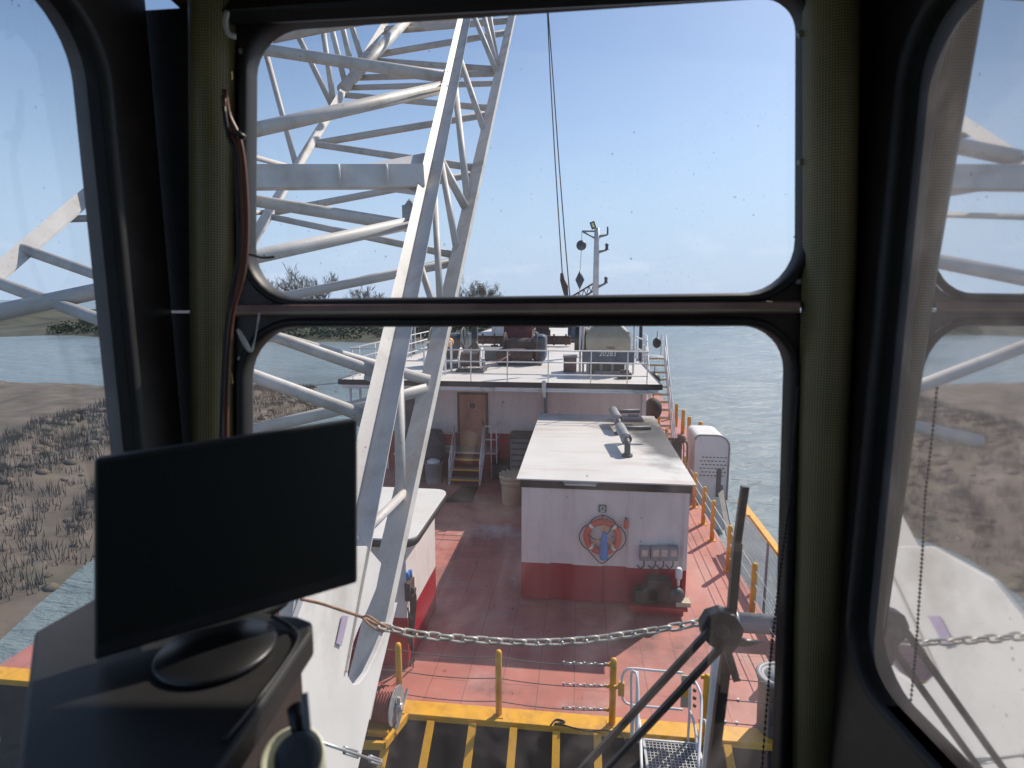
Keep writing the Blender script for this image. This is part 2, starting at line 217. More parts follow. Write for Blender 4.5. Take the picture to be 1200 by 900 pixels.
# ------------------------------------------------------------------ mesh builder
class MB:
    def __init__(s): s.v=[];s.f=[];s.sm=[]
    def add(s,vs,fs,smooth=False):
        b=len(s.v);s.v+=[V(p) for p in vs]
        for f in fs: s.f.append([b+i for i in f]);s.sm.append(smooth)
        return s
    def box(s,c,d,rz=0,mtx=None):
        c=V(c);m=mtx or Matrix.Rotation(rz,3,'Z')
        vs=[c+m@V((x*d[0]/2,y*d[1]/2,z*d[2]/2)) for x in(-1,1) for y in(-1,1) for z in(-1,1)]
        return s.add(vs,[(0,1,3,2),(4,6,7,5),(0,4,5,1),(2,3,7,6),(0,2,6,4),(1,5,7,3)])
    def bar(s,a,b,w,h,upv=UP):
        a=V(a);b=V(b);d=(b-a).normalized();x=d.cross(upv).normalized();u=x.cross(d)
        vs=[p+x*(i*w/2)+u*(j*h/2) for p in(a,b) for i,j in((-1,-1),(1,-1),(1,1),(-1,1))]
        return s.add(vs,[(3,2,1,0),(4,5,6,7),(0,1,5,4),(1,2,6,5),(2,3,7,6),(3,0,4,7)])
    def tube(s,pts,r,n=10,cap=True):
        pts=[V(p) for p in pts];N=len(pts);rr=r if hasattr(r,'__len__') else [r]*N
        d0=(pts[1]-pts[0]).normalized();x=d0.orthogonal().normalized();b=len(s.v)
        for i,p in enumerate(pts):
            d=(pts[min(i+1,N-1)]-pts[max(i-1,0)]).normalized()
            x=(x-d*x.dot(d)).normalized();y=d.cross(x)
            s.v+=[p+(x*math.cos(2*math.pi*k/n)+y*math.sin(2*math.pi*k/n))*rr[i] for k in range(n)]
        for i in range(N-1):
            for k in range(n):
                k2=(k+1)%n;s.f.append([b+i*n+k,b+i*n+k2,b+(i+1)*n+k2,b+(i+1)*n+k]);s.sm.append(True)
        if cap:
            s.f.append([b+k for k in range(n)][::-1]);s.sm.append(False)
            s.f.append([b+(N-1)*n+k for k in range(n)]);s.sm.append(False)
        return s
    def cyl(s,a,b,r,n=20,r2=None): return s.tube([a,b],[r,r if r2 is None else r2],n)
    def lathe(s,c,prof,n=28,axis=UP):
        c=V(c);axis=V(axis).normalized();x=axis.orthogonal().normalized();y=axis.cross(x);b=len(s.v)
        for r,h in prof: s.v+=[c+axis*h+(x*math.cos(2*math.pi*k/n)+y*math.sin(2*math.pi*k/n))*max(r,1e-4) for k in range(n)]
        for i in range(len(prof)-1):
            for k in range(n):
                k2=(k+1)%n;s.f.append([b+i*n+k,b+i*n+k2,b+(i+1)*n+k2,b+(i+1)*n+k]);s.sm.append(True)
        s.f.append([b+k for k in range(n)][::-1]);s.sm.append(False)
        s.f.append([b+(len(prof)-1)*n+k for k in range(n)]);s.sm.append(False)
        return s
    def ball(s,c,r,n=16,m=10,sc=(1,1,1)):
        prof=[(math.sin(math.pi*i/m),-math.cos(math.pi*i/m)) for i in range(m+1)];b=len(s.v)
        s.lathe((0,0,0),prof,n)
        for i in range(b,len(s.v)): p=s.v[i];s.v[i]=V(c)+V((p.x*sc[0],p.y*sc[1],p.z*sc[2]))*r
        return s
    def prism(s,pts,off):
        pts=[V(p) for p in pts];off=V(off);n=len(pts)
        return s.add(pts+[p+off for p in pts],[list(range(n))[::-1],[n+i for i in range(n)]]+[(i,(i+1)%n,n+(i+1)%n,n+i) for i in range(n)])
    def loft(s,loops,smooth=True,closed=True):
        b=len(s.v);n=len(loops[0])
        for l in loops: s.v+=[V(p) for p in l]
        for i in range(len(loops)-1):
            for k in range(n if closed else n-1):
                k2=(k+1)%n;s.f.append([b+i*n+k,b+i*n+k2,b+(i+1)*n+k2,b+(i+1)*n+k]);s.sm.append(smooth)
        return s
    def build(s,name,m,parent=None,bevel=0,loc=None):
        me=bpy.data.meshes.new(name)
        if XF is not None: s.v=[xf(p) for p in s.v]
        if parent is not None: o0=ROOT[parent.name]
        else:
            o0=V(loc) if loc is not None else V((sum(p.x for p in s.v)/len(s.v),sum(p.y for p in s.v)/len(s.v),min(p.z for p in s.v)))
        me.from_pydata([p-o0 for p in s.v],[],s.f);me.materials.append(m)
        for p,q in zip(me.polygons,s.sm): p.use_smooth=q
        import bmesh
        bm=bmesh.new();bm.from_mesh(me);bmesh.ops.recalc_face_normals(bm,faces=bm.faces);bm.to_mesh(me);bm.free()
        o=bpy.data.objects.new(name,me);S.collection.objects.link(o)
        if parent is not None: o.parent=parent
        else: o.location=o0
        ROOT[o.name]=o0
        if bevel:
            bv=o.modifiers.new('bevel','BEVEL');bv.width=bevel;bv.segments=2;bv.limit_method='ANGLE'
        return o
ROOT={}
# roof deck fittings are modelled in their own larger unit and brought to real size on the deckhouse roof
XF=None
def xf(p): 
    p=V(p);return p if XF is None else XF[2]+(p-XF[1])*XF[0]
def tag(o,label,cat,group=None):
    o['label']=label;o['category']=cat
    if group:o['group']=group
    return o
def thing(name,label,cat,loc,group=None):
    loc=xf(loc)
    o=bpy.data.objects.new(name,None);S.collection.objects.link(o);o.location=loc;o.empty_display_size=.1;ROOT[o.name]=V(loc)
    return tag(o,label,cat,group)
def struct(o): o['kind']='structure';return o
def text(txt,loc,size,m,parent,name='lettering',rx=90,rz=0,depth=.004):
    if XF is not None: loc=xf(loc);size*=XF[0]*.9
    c=bpy.data.curves.new('t','FONT');c.body=txt;c.size=size;c.extrude=depth;c.align_x='CENTER';c.align_y='CENTER'
    t=bpy.data.objects.new('t',c);S.collection.objects.link(t)
    dg=bpy.context.evaluated_depsgraph_get();me=bpy.data.meshes.new_from_object(t.evaluated_get(dg));bpy.data.objects.remove(t)
    me.name=name;me.materials.clear();me.materials.append(m)
    me.transform(Matrix.Translation(V(loc)-ROOT[parent.name])@Matrix.Rotation(R(rz),4,'Z')@Matrix.Rotation(R(rx),4,'X'))
    o=bpy.data.objects.new(name,me);S.collection.objects.link(o);o.parent=parent;ROOT[o.name]=ROOT[parent.name];return o
def sm(pts,k=6):
    """Catmull-Rom through the points"""
    P=[V(p) for p in pts];P=[P[0]*2-P[1]]+P+[P[-1]*2-P[-2]];o=[]
    for i in range(1,len(P)-2):
        for j in range(k):
            t=j/k;a,b,c,d=P[i-1:i+3]
            o.append(.5*((2*b)+(c-a)*t+(2*a-5*b+4*c-d)*t*t+(3*b-a-3*c+d)*t**3))
    o.append(P[-2]);return o

# ================================================================== SETTING
WZ=-1.5
g=MB();g.add([(-3000,-600,WZ),(3000,-600,WZ),(3000,4500,WZ),(-3000,4500,WZ)],[(0,1,2,3)]);struct(g.build('water',M['water'],loc=(0,0,WZ)))
# barge deck: plate with an edge, from the yellow coaming to the deckhouse and beyond
BX0,BX1=-10.4,3.95
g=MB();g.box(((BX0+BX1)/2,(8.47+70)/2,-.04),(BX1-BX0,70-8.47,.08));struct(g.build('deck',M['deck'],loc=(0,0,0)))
g=MB();g.box(((BX0+BX1)/2,39,-1.04),(BX1-BX0-.1,62-.9,1.9))
g.box((BX1-.05,3.5,-1.04),(.1,9.5,1.9));g.box((BX0+.05,3.5,-1.04),(.1,9.5,1.9));struct(g.build('hull',M['hull'],loc=(0,0,0)))
g=MB();g.box(((BX0+BX1)/2,2,-1.35),(BX1-BX0-.3,12.6,.1));g.box(((BX0+BX1)/2,8.33,-.72),(BX1-BX0-.3,.12,1.2))
for x in (-7,-5.6,-4,-2.7,-.9,1.0,2.5): g.box((x,5.3,-1.2),(.12,5.6,.25))
for i in range(16): g.box((random.uniform(-4,3),random.uniform(6.2,7.8),-1.22),(random.uniform(.1,.5),random.uniform(.1,.4),random.uniform(.1,.5)),random.random())
struct(g.build('deck_well',M['pit'],loc=(0,0,0)))

# far shore and near bank
def terrain(name,m,x0,x1,y0,y1,nx,ny,fn):
    g=MB();vs=[];fs=[]
    for j in range(ny+1):
        for i in range(nx+1):
            x=x0+(x1-x0)*i/nx;y=y0+(y1-y0)*j/ny;vs.append((x,y,fn(x,y)))
    for j in range(ny):
        for i in range(nx): a=j*(nx+1)+i;fs.append((a,a+1,a+nx+2,a+nx+1))
    g.add(vs,fs,True);return struct(g.build(name,m,loc=(0,0,0)))
rn=random.Random(3);PH=[(rn.uniform(0,6),rn.uniform(.02,.3),rn.uniform(.02,.3)) for _ in range(14)]
def nz(x,y): return sum(math.sin(x*a+y*b*.7+p) for p,a,b in PH)/5
def shore(x,y):
    e=104+8*math.sin(x*.03)+3*math.sin(x*.11)
    d=(y-e);side=max(0,min(1,(8-x)/25.))
    return WZ-1+min(d*.16,4.3)*side+(.8*nz(x,y)*side if d>0 else 0)
terrain('far_shore',M['hill'],-260,40,96,240,110,40,shore)
def bankf(x,y):
    ex=-15.5-(.25*(y-30))+1.6*math.sin(y*.35)
    d=ex-x;e2=(52-y)
    h=min(d*.22,e2*.15,2.0)
    return WZ-.4+h+(.18*nz(x*6,y*6) if h>0 else 0)
terrain('river_bank',M['bank'],-60,-12,6,56,70,70,bankf)

# ================================================================== DECKHOUSE
DY=21.4
t=thing('deckhouse','long white deckhouse with red lower band and black edged roof deck','deckhouse',(-3,DY,0))
WZT=3.62
g=MB();g.box((-2.55,DY+11,(WZT+1.5)/2),(9.7,22,WZT-1.5));g.build('wall',M['wallwhite'],t)
g=MB();g.box((-2.55,DY+11,.76),(9.706,22.006,1.48));g.build('red_band',M['redband'],t)
for x,y in((-7.95,19.25),(-7.6,19.25),(-7.95,24),(-7.95,30),(-7.95,37),(2.45,30),(2.45,37)): g=MB();g.cyl((x,y,0),(x,y,3.64),.045,8);g.build('pillar',M['white'],t)
dx=(YV(537,459,DY).x+YV(571,459,DY).x)/2
g=MB();g.box((dx,DY-.03,1.98),(1.02,.07,2.03));d=g.build('door',M['door'],t,bevel=.01)
pz=YV(555,475,DY).z
g=MB();g.tube([(dx+.145*math.cos(a*math.pi/8),DY-.075,pz+.145*math.sin(a*math.pi/8)) for a in range(17)],.016,6);g.build('porthole_rim',M['steel'],d)
g=MB();g.cyl((dx,DY-.06,pz),(dx,DY-.078,pz),.138,20);g.build('porthole',M['glassdark'],d)
g=MB();g.box((dx+.4,DY-.1,1.9),(.05,.08,.2));g.build('handle',M['darkgrey'],d)
g=MB()
for s_ in(-1,1): g.box((dx+s_*.55,DY-.04,1.98),(.07,.1,2.05))
g.box((dx,DY-.04,3.04),(1.17,.1,.07));g.build('door_frame',M['brown'],t)
g=MB();g.cyl((-1.25,DY-.08,0.1),(-1.25,DY-.08,3.6),.06,10);g.build('drain_pipe',M['grey'],t)
for x in(2.36,-7.42): g=MB();g.box((x,DY-.06,1.81),(.14,.14,3.62));g.build('corner_post',M['white'],t)
x_=YV(481,480,DY).x;g=MB();g.box((x_,DY-.02,1.9),(.36,.06,2.3));g.build('dark_doorway',M['darkgrey'],t)
K=2.75/3.4;XF=(K,V((-3,23.3,3.2)),V((-3*K,23.3*K,3.85)));DY=23.6
g=MB();g.box((-3.43,DY+22,3.1),(13.24,44.6,.2));rf=g.build('roof_deck',M['roofwhite'],t)
g=MB();g.box((-3.43,DY-.34,3.11),(13.4,.06,.22));g.box((3.22,DY+21,3.11),(.06,42.6,.22));g.box((-10.09,DY+21,3.11),(.06,42.6,.22));g.build('roof_edge',M['black'],t)
g=MB();g.box((-3.43,DY-.28,2.93),(13.1,.05,.13));g.cyl((-9.8,DY-.33,2.86),(3.0,DY-.33,2.86),.03,8);g.build('fascia',M['white'],t)
for lx in(-3.75,2.45):
    g=MB();g.box((lx,DY-.42,2.95),(.55,.14,.1));l=g.build('wall_light',M['steel'],t,bevel=.02);g=MB();g.cyl((lx-.25,DY-.42,2.88),(lx+.25,DY-.42,2.88),.045,10);g.build('lens',M['lamp'],l)
g=MB();g.box((-1.42,DY-.4,3.05),(.18,.2,.5));g.cyl((-1.42,DY-.4,2.6),(-1.42,DY-.4,3.3),.09,10);g.build('pipe_head',M['steel'],t,bevel=.02)
# upper deck railing
RY=DY-.15;RZ=3.2;RH=1.3
t=thing('railing','white three bar railing along the front edge of the roof deck','railing',(-3.3,RY,RZ))
for x in(-9.55,-7.9,-6.15,-4.47,-2.95,-1.27,.45,1.9,2.68):
    g=MB();g.cyl((x,RY,RZ),(x,RY,RZ+RH),.024,8);g.build('post',M['white'],t)
for h in(.32,.82,RH): 
    g=MB();g.cyl((-9.62,RY,RZ+h),(2.72,RY,RZ+h),.026,8);g.build('rail',M['white'],t)
t=thing('railing','white railing running aft along the left edge of the roof deck','railing',(-9.7,RY+6,RZ))
for i in range(8):
    y=RY+1.2+i*2.0;g=MB();g.cyl((-9.7,y,RZ),(-9.7,y,RZ+RH),.028,8);g.build('post',M['white'],t)
for h in(.32,.82,RH):
    g=MB();g.cyl((-9.7,RY+.1,RZ+h),(-9.7,RY+16,RZ+h),.028,8);g.build('rail',M['white'],t)
t=thing('railing','white arched pipe railing around the drum on the roof deck','railing',(-7.2,RY+1.7,RZ))
for k,(x0,x1,y) in enumerate(((-6.95,-6.0,RY+1.9),(-6.85,-5.9,RY+2.7))):
    g=MB();g.tube(sm([(x0,y,RZ),(x0,y,RZ+1.2),(x0+.12,y,RZ+1.45),(x1-.12,y,RZ+1.45),(x1,y,RZ+1.2),(x1,y,RZ)],5),.05,8);g.build('hoop',M['white'],t)
# winches on the roof deck
def winch(name,label,c,w,r,m1,m2,axis=(1,0,0),cat='winch'):
    c=V(c);a=V(axis).normalized();t=thing(name,label,cat,(c.x,c.y,RZ))
    g=MB();g.lathe(c-a*(w/2),[(r*.62,0)]+[(r*(.62+.05*(i%2)),w*i/16) for i in range(1,16)]+[(r*.62,w)],24,a);g.build('drum',m1,t)
    for s_ in(-1,1):
        g=MB();q=c+a*(s_*w/2);g.lathe(q-a*.03,[(r*.97,0),(r,.015),(r,.045),(r*.97,.06)],28,a)
        for k in range(6):
            an=k*math.pi/3;x=a.orthogonal().normalized();y=a.cross(x);g.bar(q+a*s_*.05,q+a*s_*.05+(x*math.cos(an)+y*math.sin(an))*r*.9,.06,.05,a)
        g.build('flange',m2,t)
    g=MB();
    for s_ in(-1,1): g.box((c.x+a.x*s_*w*.56,c.y,RZ+(c.z-RZ)*.5),(.08,r*1.1,(c.z-RZ)));
    g.box((c.x,c.y,RZ+.06),(w*1.3,r*1.9,.12));g.build('base',M['darkgrey'],t)
    return t
t=winch('winch','large rusty brown winch drum in the middle of the roof deck',(-3.05,30.2,4.0),1.7,.86,M['brown'],M['brown'])
g=MB();g.box((-2.1,30.5,4.05),(.7,1.5,1.35));g.build('gear_case',M['bluegrey'],t,bevel=.15)
g=MB();g.box((-3.9,29.6,3.65),(.7,1.1,.7));g.cyl((-4.1,29.5,3.75),(-2.4,29.5,3.75),.32,16);g.build('motor',M['brown'],t,bevel=.08)
winch('winch','dark cable reel with white round flanges behind the railing',(-5.05,26.7,3.78),1.0,.55,M['brown'],M['white'])
winch('winch','dark winch drum with orange cap at the left of the roof deck',(-6.6,28.6,4.25),1.6,.95,M['darkgrey'],M['darkgrey'])
g=MB();g.ball((-6.15,26.9,4.55),.22,14,8);tag(g.build('marker_buoy',M['orangeplastic']),'round orange buoy lying beside the dark drum on the roof deck','buoy')
t=thing('hydraulic_unit','low grey hydraulic unit between the winches on the roof deck','machine',(-4.4,31,RZ))
g=MB();g.box((-4.7,32,3.55),(2.2,1.6,.6));g.build('cabinet',M['conc'],t,bevel=.03)
g=MB();g.tube(sm([(-5.2,28.4,3.3),(-4.6,28.1,3.5),(-3.9,28.3,3.6),(-3.5,29,3.8)]),.03,8);g.tube(sm([(-4.7,26.6,3.24),(-4.2,27.6,3.4),(-3.6,28.6,3.7)]),.035,8);g.build('hose',M['oxide'],t)
t=thing('king_post','thick dark red steel column rising from the roof deck','column',(-4.1,39,RZ))
g=MB();g.box((-4.1,39,4.7),(1.9,1.5,3.0));g.build('column',M['oxide'],t,bevel=.05)
g=MB();g.box((-4.1,38.2,3.6),(2.4,.2,.7));g.build('foot',M['brown'],t)
t=thing('king_post','slim dark steel post with diagonal braces behind the cable reel','column',(-5.9,30.5,RZ))
g=MB();g.box((-5.6,30.6,4.8),(.3,.3,3.2));g.build('column',M['darkgrey'],t)
g=MB();g.bar((-5.6,30.5,4.3),(-6.4,30.2,3.3),.08,.08);g.bar((-5.6,30.5,4.5),(-5.0,30.1,3.4),.08,.08);g.build('brace',M['black'],t)
t=thing('mooring_bitt','round dark bollard on the far end of the roof deck','bollard',(.7,47,RZ))
g=MB();g.lathe((-.6,46,RZ),[(.55,0),(.5,.1),(.4,.2),(.38,1.3),(.55,1.45),(.55,1.6)],20);g.build('post',M['bluegrey'],t)
g=MB();g.box((-1.5,46,RZ+.08),(6,1.6,.3));g.build('base',M['brown'],t,bevel=.03)
t=thing('machine_skid','small rusty pump skid near the far bollard','machine',(-2.8,45,RZ))
g=MB();g.box((-2.9,45,3.9),(1.2,.8,.6));g.cyl((-3.4,45,4.3),(-2.4,45,4.3),.35,14);g.build('pump',M['brown'],t,bevel=.05)
g=MB();g.tube(sm([(-3.6,44.8,4.2),(-3.2,44.2,3.9),(-2.6,44,3.4),(-2.3,43.6,3.3)]),.08,8);g.build('pipe',M['drab'],t)
t=thing('derrick_ladder','lattice gangway ladder rising over the roof deck','gangway',(-1.8,36,RZ))
g=MB()
a0=V((-3.2,36,4.6));a1=V((1.0,40,7.2));of=V((0,0,.5))
for q in(V((0,0,0)),of): g.bar(a0+q,a1+q,.09,.09)
for i in range(14):
    p=a0.lerp(a1,i/13);q=a0.lerp(a1,min(1,(i+.5)/13));g.bar(p,q+of,.04,.04);g.bar(q+of,a0.lerp(a1,min(1,(i+1)/13)),.04,.04)
g.build('truss',M['oxide'],t)
t=thing('deck_beam','long dark rusty beam lying across the roof deck behind the winches','beam',(-4,41,RZ))
g=MB();g.box((-4.4,41.5,RZ+.45),(7.5,.5,.6));g.build('beam',M['brown'],t,bevel=.03)
g=MB()
for k in range(9): g.box((-7.8+k*.85,41.2,RZ+.5),(.12,.14,.8))
g.build('stiffener',M['oxide'],t)
t=thing('spare_gear','heap of rusty shackles and chain on the roof deck','gear heap',(-4.6,35,RZ))
g=MB();rn_=random.Random(4)
for k in range(26): 
    c=V((rn_.uniform(-5.6,-3.0),rn_.uniform(35.2,36.6),RZ+.1+rn_.uniform(0,.25)));g.box(c,(rn_.uniform(.15,.6),rn_.uniform(.1,.4),rn_.uniform(.1,.3)),rn_.random()*3)
g.build('heap',M['brown'],t)
t=thing('deck_locker','dark grey locker standing aft of the marker buoy','locker',(-7,33,RZ))
g=MB();g.box((-7.2,33,RZ+.7),(1.8,1.2,1.4));lk=g.build('body',M['bluegrey'],t,bevel=.03)
g=MB();g.box((-7.2,32.38,RZ+.7),(.8,.04,1.1));g.build('door',M['darkgrey'],lk)
t=thing('aft_house','low pale machinery house at the far end of the vessel','deckhouse',(-3.5,58,RZ))
g=MB();g.box((-6.3,58,RZ+1.2),(4.4,5,2.4));g.build('wall',M['wallwhite'],t);g=MB();g.box((-6.3,58,RZ+2.46),(4.8,5.4,.12));g.build('roof',M['black'],t)
for x in(-7.6,-6.3,-5.0): g=MB();g.box((x,55.47,RZ+1.4),(.7,.06,.8));g.build('window',M['glassdark'],t)
# tank on blue grey engine unit
tx,ty=1.25,26.9
t=thing('tank_unit','beige domed tank on a blue grey engine unit numbered 20283','tank',(tx,ty,RZ))
g=MB();g.box((tx,ty,RZ+.78),(2.3,1.5,.62));b=g.build('engine_housing',M['bluegrey'],t,bevel=.05)
text('20283',(tx-.02,ty-.775,RZ+.94),.34,M['signwhite'],t,'number')
g=MB();g.box((tx-.1,ty-.1,RZ+.3),(1.7,1.2,.5));g.build('engine_block',M['black'],t,bevel=.04)
g=MB()
for x in(-.9,-.3,.2,.85): g=MB();g.box((tx+x,ty-.72,RZ+.25),(.12,.12,.5));g.build('leg',M['conc'],t)
g=MB();g.box((tx+.15,ty-.8,RZ+.1),(1.5,.1,.16));g.build('skid',M['conc'],t)
def rr(cx,cy,hx,hy,rad,z,n=6):
    o=[]
    for (sx,sy,a) in((1,1,0),(-1,1,90),(-1,-1,180),(1,-1,270)):
        for k in range(n+1):
            an=R(a+90*k/n);o.append((cx+sx*(hx-rad)+rad*math.cos(an),cy+sy*(hy-rad)+rad*math.sin(an),z))
    return o
g=MB();z0=RZ+1.1
g.loft([rr(tx,ty,.9,.8,.05,z0),rr(tx,ty,.98,.86,.2,z0+.05),rr(tx,ty,1.0,.88,.2,z0+.55),rr(tx,ty,.95,.82,.2,z0+.78),rr(tx,ty,.62,.55,.2,z0+1.12),rr(tx,ty,.5,.45,.2,z0+1.25),rr(tx,ty,.05,.05,.02,z0+1.26)])
tk=g.build('tank',M['drab'],t)
g=MB();
for k in(-.55,0,.55): g=MB();g.box((tx+k,ty-.86,z0+.55),(.05,.06,.55));g.build('rib',M['drab'],tk)
g=MB();g.cyl((tx-.15,ty,z0+1.2),(tx-.15,ty,z0+1.38),.15,12);g.build('cap',M['black'],tk);g=MB();g.cyl((tx+.3,ty,z0+1.15),(tx+.3,ty,z0+1.5),.05,8);g.build('vent',M['black'],tk)
text('DIESEL',(tx+.1,ty-.9,z0+.12),.15,M['black'],tk,'lettering')
g=MB()
for x in(-1.25,-1.1): g=MB();g.cyl((tx+x,ty-.3,RZ),(tx+x,ty-.3,RZ+2.7),.05,8);x<-1.2 and g.build('pipe',M['white'],t)
g.build('pipe',M['white'],t);g=MB();g.cyl((tx+1.15,ty-.4,RZ),(tx+1.15,ty-.4,RZ+2.6),.045,8);g.build('pipe',M['white'],t)
g=MB();g.cyl((tx-1.2,ty+.3,RZ+1.0),(tx-1.2,ty+.3,RZ+2.1),.32,14);g.build('silencer',M['black'],t)
t=thing('pallet_box','grey box beside the left end of the engine unit','box',(-.35,27.3,RZ))
g=MB();g.box((-.45,27.2,RZ+.35),(.6,.7,.7));g.build('case',M['oxide'],t,bevel=.02);g=MB();g.box((-.45,27.2,RZ+.74),(.66,.76,.07));g.build('lid',M['grey'],t)
t=thing('valve_block','small valve assembly on the roof deck right of the tank','valve',(2.2,25.3,RZ))
g=MB();g.box((1.9,25,RZ+.14),(.6,.4,.24));g.cyl((1.7,25,RZ+.3),(2.1,25,RZ+.3),.09,10);g.build('body',M['brown'],t,bevel=.03);g=MB();g.tube([(1.95,25,RZ+.3),(1.95,25,RZ+.6),(2.2,25,RZ+.6)],.03,8);g.build('handle',M['white'],t)

XF=None
# stairs from main deck up to landing at the right end of deckhouse
def railpipe(p,par,r=.026,name='rail',m='white'): g=MB();g.tube(p,r,8);return g.build(name,M[m],par)
SX0,SX1=3.0,3.75
LZ=3.95;sy0,sy1=22.6,26.6
t=thing('stairway','steep white steel stairway with yellow nosings beside the deckhouse','stairs',((SX0+SX1)/2,sy0,0))
n=14
for i in range(n):
    z=LZ*(i+1)/n;y=sy0+(sy1-sy0)*(i+1)/n
    g=MB();g.box(((SX0+SX1)/2,y,z-.02),(SX1-SX0,.26,.04));tr=g.build('tread',M['grey'],t);g=MB();g.box(((SX0+SX1)/2,y-.14,z-.02),(SX1-SX0,.02,.05));g.build('nosing',M['yellow'],tr)
for x in(SX0-.04,SX1+.04):
    g=MB();g.bar((x,sy0,0),(x,sy1,LZ),.05,.2);g.build('stringer',M['white'],t)
    for h in(.5,1.0): railpipe([(x,sy0-.05,h-.2),(x,sy0,h),(x,sy1,LZ+h),(x,sy1+1.0,LZ+h)],t)
    for k in range(6): 
        f=k/5;y=sy0+(sy1-sy0)*f;railpipe([(x,y,LZ*f),(x,y,LZ*f+1.0)],t,.022,'baluster')
g=MB();g.box(((SX0+SX1)/2,sy1+.75,LZ-.04),(SX1-SX0+.1,1.3,.08));g.build('landing',M['steel'],t)
for x in(SX0,SX1+.04): railpipe([(x,sy1+1.35,LZ),(x,sy1+1.35,LZ+1.0)],t,.024,'baluster')
t=thing('stairway','short flight with sloping handrails from landing down to roof deck','stairs',(2.4,26,RZ))
for y in(25.6,26.5):
    for h in(.5,1.0): railpipe([(SX0-.1,y,LZ-.2+h),(1.9,y+.3,RZ+h+.9),(1.9,y+.3,RZ+h+.9)][:2],t)
    for k in range(3): x=SX0-.2-k*.35;railpipe([(x,y+k*.1,RZ),(x,y+k*.1,LZ+.75+k*.06)],t,.024,'baluster')
for k in range(3):
    g=MB();g.box((2.75-.25*k,26.05,LZ-.2-.18*k),(.25,.9,.04));g.build('tread',M['steel'],t)
t=thing('mast','dark T shaped mast standing in front of the river behind the stair','mast',(4.4,40,RZ))
g=MB();g.cyl((3.35,33,0),(3.35,33,6.3),.1,10);g.bar((2.5,33,6.2),(3.35,33,5.7),.07,.07);g.bar((4.2,33,6.2),(3.35,33,5.7),.07,.07);g.build('pole',M['darkgrey'],t)
for (x,y,z,r_,lab) in((3.55,27.6,4.55,.2,'black rubber fender hanging at the stair landing'),(3.15,24.9,3.15,.26,'black ball fender hanging under the landing beside the treads'),(2.92,23.2,2.25,.36,'brown round fender hanging at the corner of the deckhouse')):
    t=thing('fender',lab,'fender',(x,y,z-r_))
    g=MB();g.ball((x,y,z),r_,16,10,(1,1,1.25));g.build('body',M['black' if r_<.3 else 'brown'],t);g=MB();g.tube([(x,y,z+r_*1.2),(x,y,z+r_*1.2+.3)],.015,6);g.build('rope',M['rope'],t)

# mast with day shapes
XF=(K,V((-3,23.3,3.2)),V((-3*K,23.3*K,3.85)))
my=35;mb=YV(697,345,my);mx_=mb.x+.05
t=thing('signal_mast','white mast with lantern brackets and floodlight above the roof deck','mast',(mx_,my,RZ))
g=MB();g.tube([(mx_,my,RZ),(mx_,my,YV(697,300,my).z),(mx_,my,YV(697,267,my).z)],[.2,.17,.15],12);g.build('pole',M['mast'],t)
def at(x,y): return YV(x,y,my)
g=MB();g.tube([at(682,271),at(697,271)],.05,8);g.tube([at(682,271),at(697,279)],.05,8);g.build('arm',M['grey'],t)
for (p,q,kind) in(((699,278),(712,275),'a'),((699,296),(711,293),'b'),((699,337),(710,332),'b')):
    g=MB();g.tube([at(*p),at(*q)],[.1,.05],8);br=g.build('bracket',M['grey'],t)
    c=at(*q)
    g=MB()
    if kind=='a': g.cyl(c,c+UP*.45,.05,8)
    else: g.lathe(c,[(.12,0),(.12,.05),(.09,.08),(.09,.25),(.13,.28),(.1,.33),(.03,.4)],12)
    g.build('lantern',M['darkgrey'],br)
g=MB();c=at(697,264);g.box((c.x-.1,c.y,c.z),(.28,.15,.42),mtx=Matrix.Rotation(R(-20),3,'Y'));fl=g.build('floodlight',M['bluegrey'],t)
g=MB();g.box((c.x-.1,c.y-.085,c.z),(.13,.02,.26),mtx=Matrix.Rotation(R(-20),3,'Y'));g.build('lens',mat('lamp_yellow_lens',(.8,.75,.3),.2),fl)
t=thing('day_shape','black ball day shape hanging from the mast arm','signal ball',at(681,293))
g=MB();c=at(681.3,287.5);g.ball(c,.30,20,12);g.build('ball',M['bluegrey'],t);g=MB();g.tube([at(682,271),c],.015,6);g.build('line',M['grey'],t)
t=thing('day_shape','black diamond day shape hanging below the ball','signal diamond',at(679,340))
g=MB();c=at(679.5,328);g.lathe(c-UP*.56,[(.01,0),(.28,.56),(.01,1.12)],12);g.build('diamond',M['bluegrey'],t);g=MB();g.tube([at(681.3,293),c+UP*.5],.015,6);g.tube([c-UP*.5,at(679,362)],.015,6);g.build('line',M['grey'],t)
XF=None
# hoist lines in the sky
for pts,lab in((((641,-30),(641.5,15),(645,90),(650,180),(655,260),(659,322)),'left one of two thin hoist lines with a becket at its end'),(((641.5,-30),(642.5,15),(648,90),(655,190),(662,280),(669,362)),'right one of two thin hoist lines without a becket')):
    t=thing('hoist_line',lab,'cable',YV(*pts[-1],22),'hoist lines hanging in front of the sky')
    g=MB();g.tube([YV(x,y,22) for x,y in pts],.022,6);g.build('wire',M['wire'],t)
    if 'left' in lab:
        g=MB();g.tube([YV(658.5,320,22),YV(659,328,22),YV(662,336,22),YV(663.5,346,22),YV(665,362,22)],[.06,.09,.12,.08,.05],8);g.build('becket',M['brown'],t)

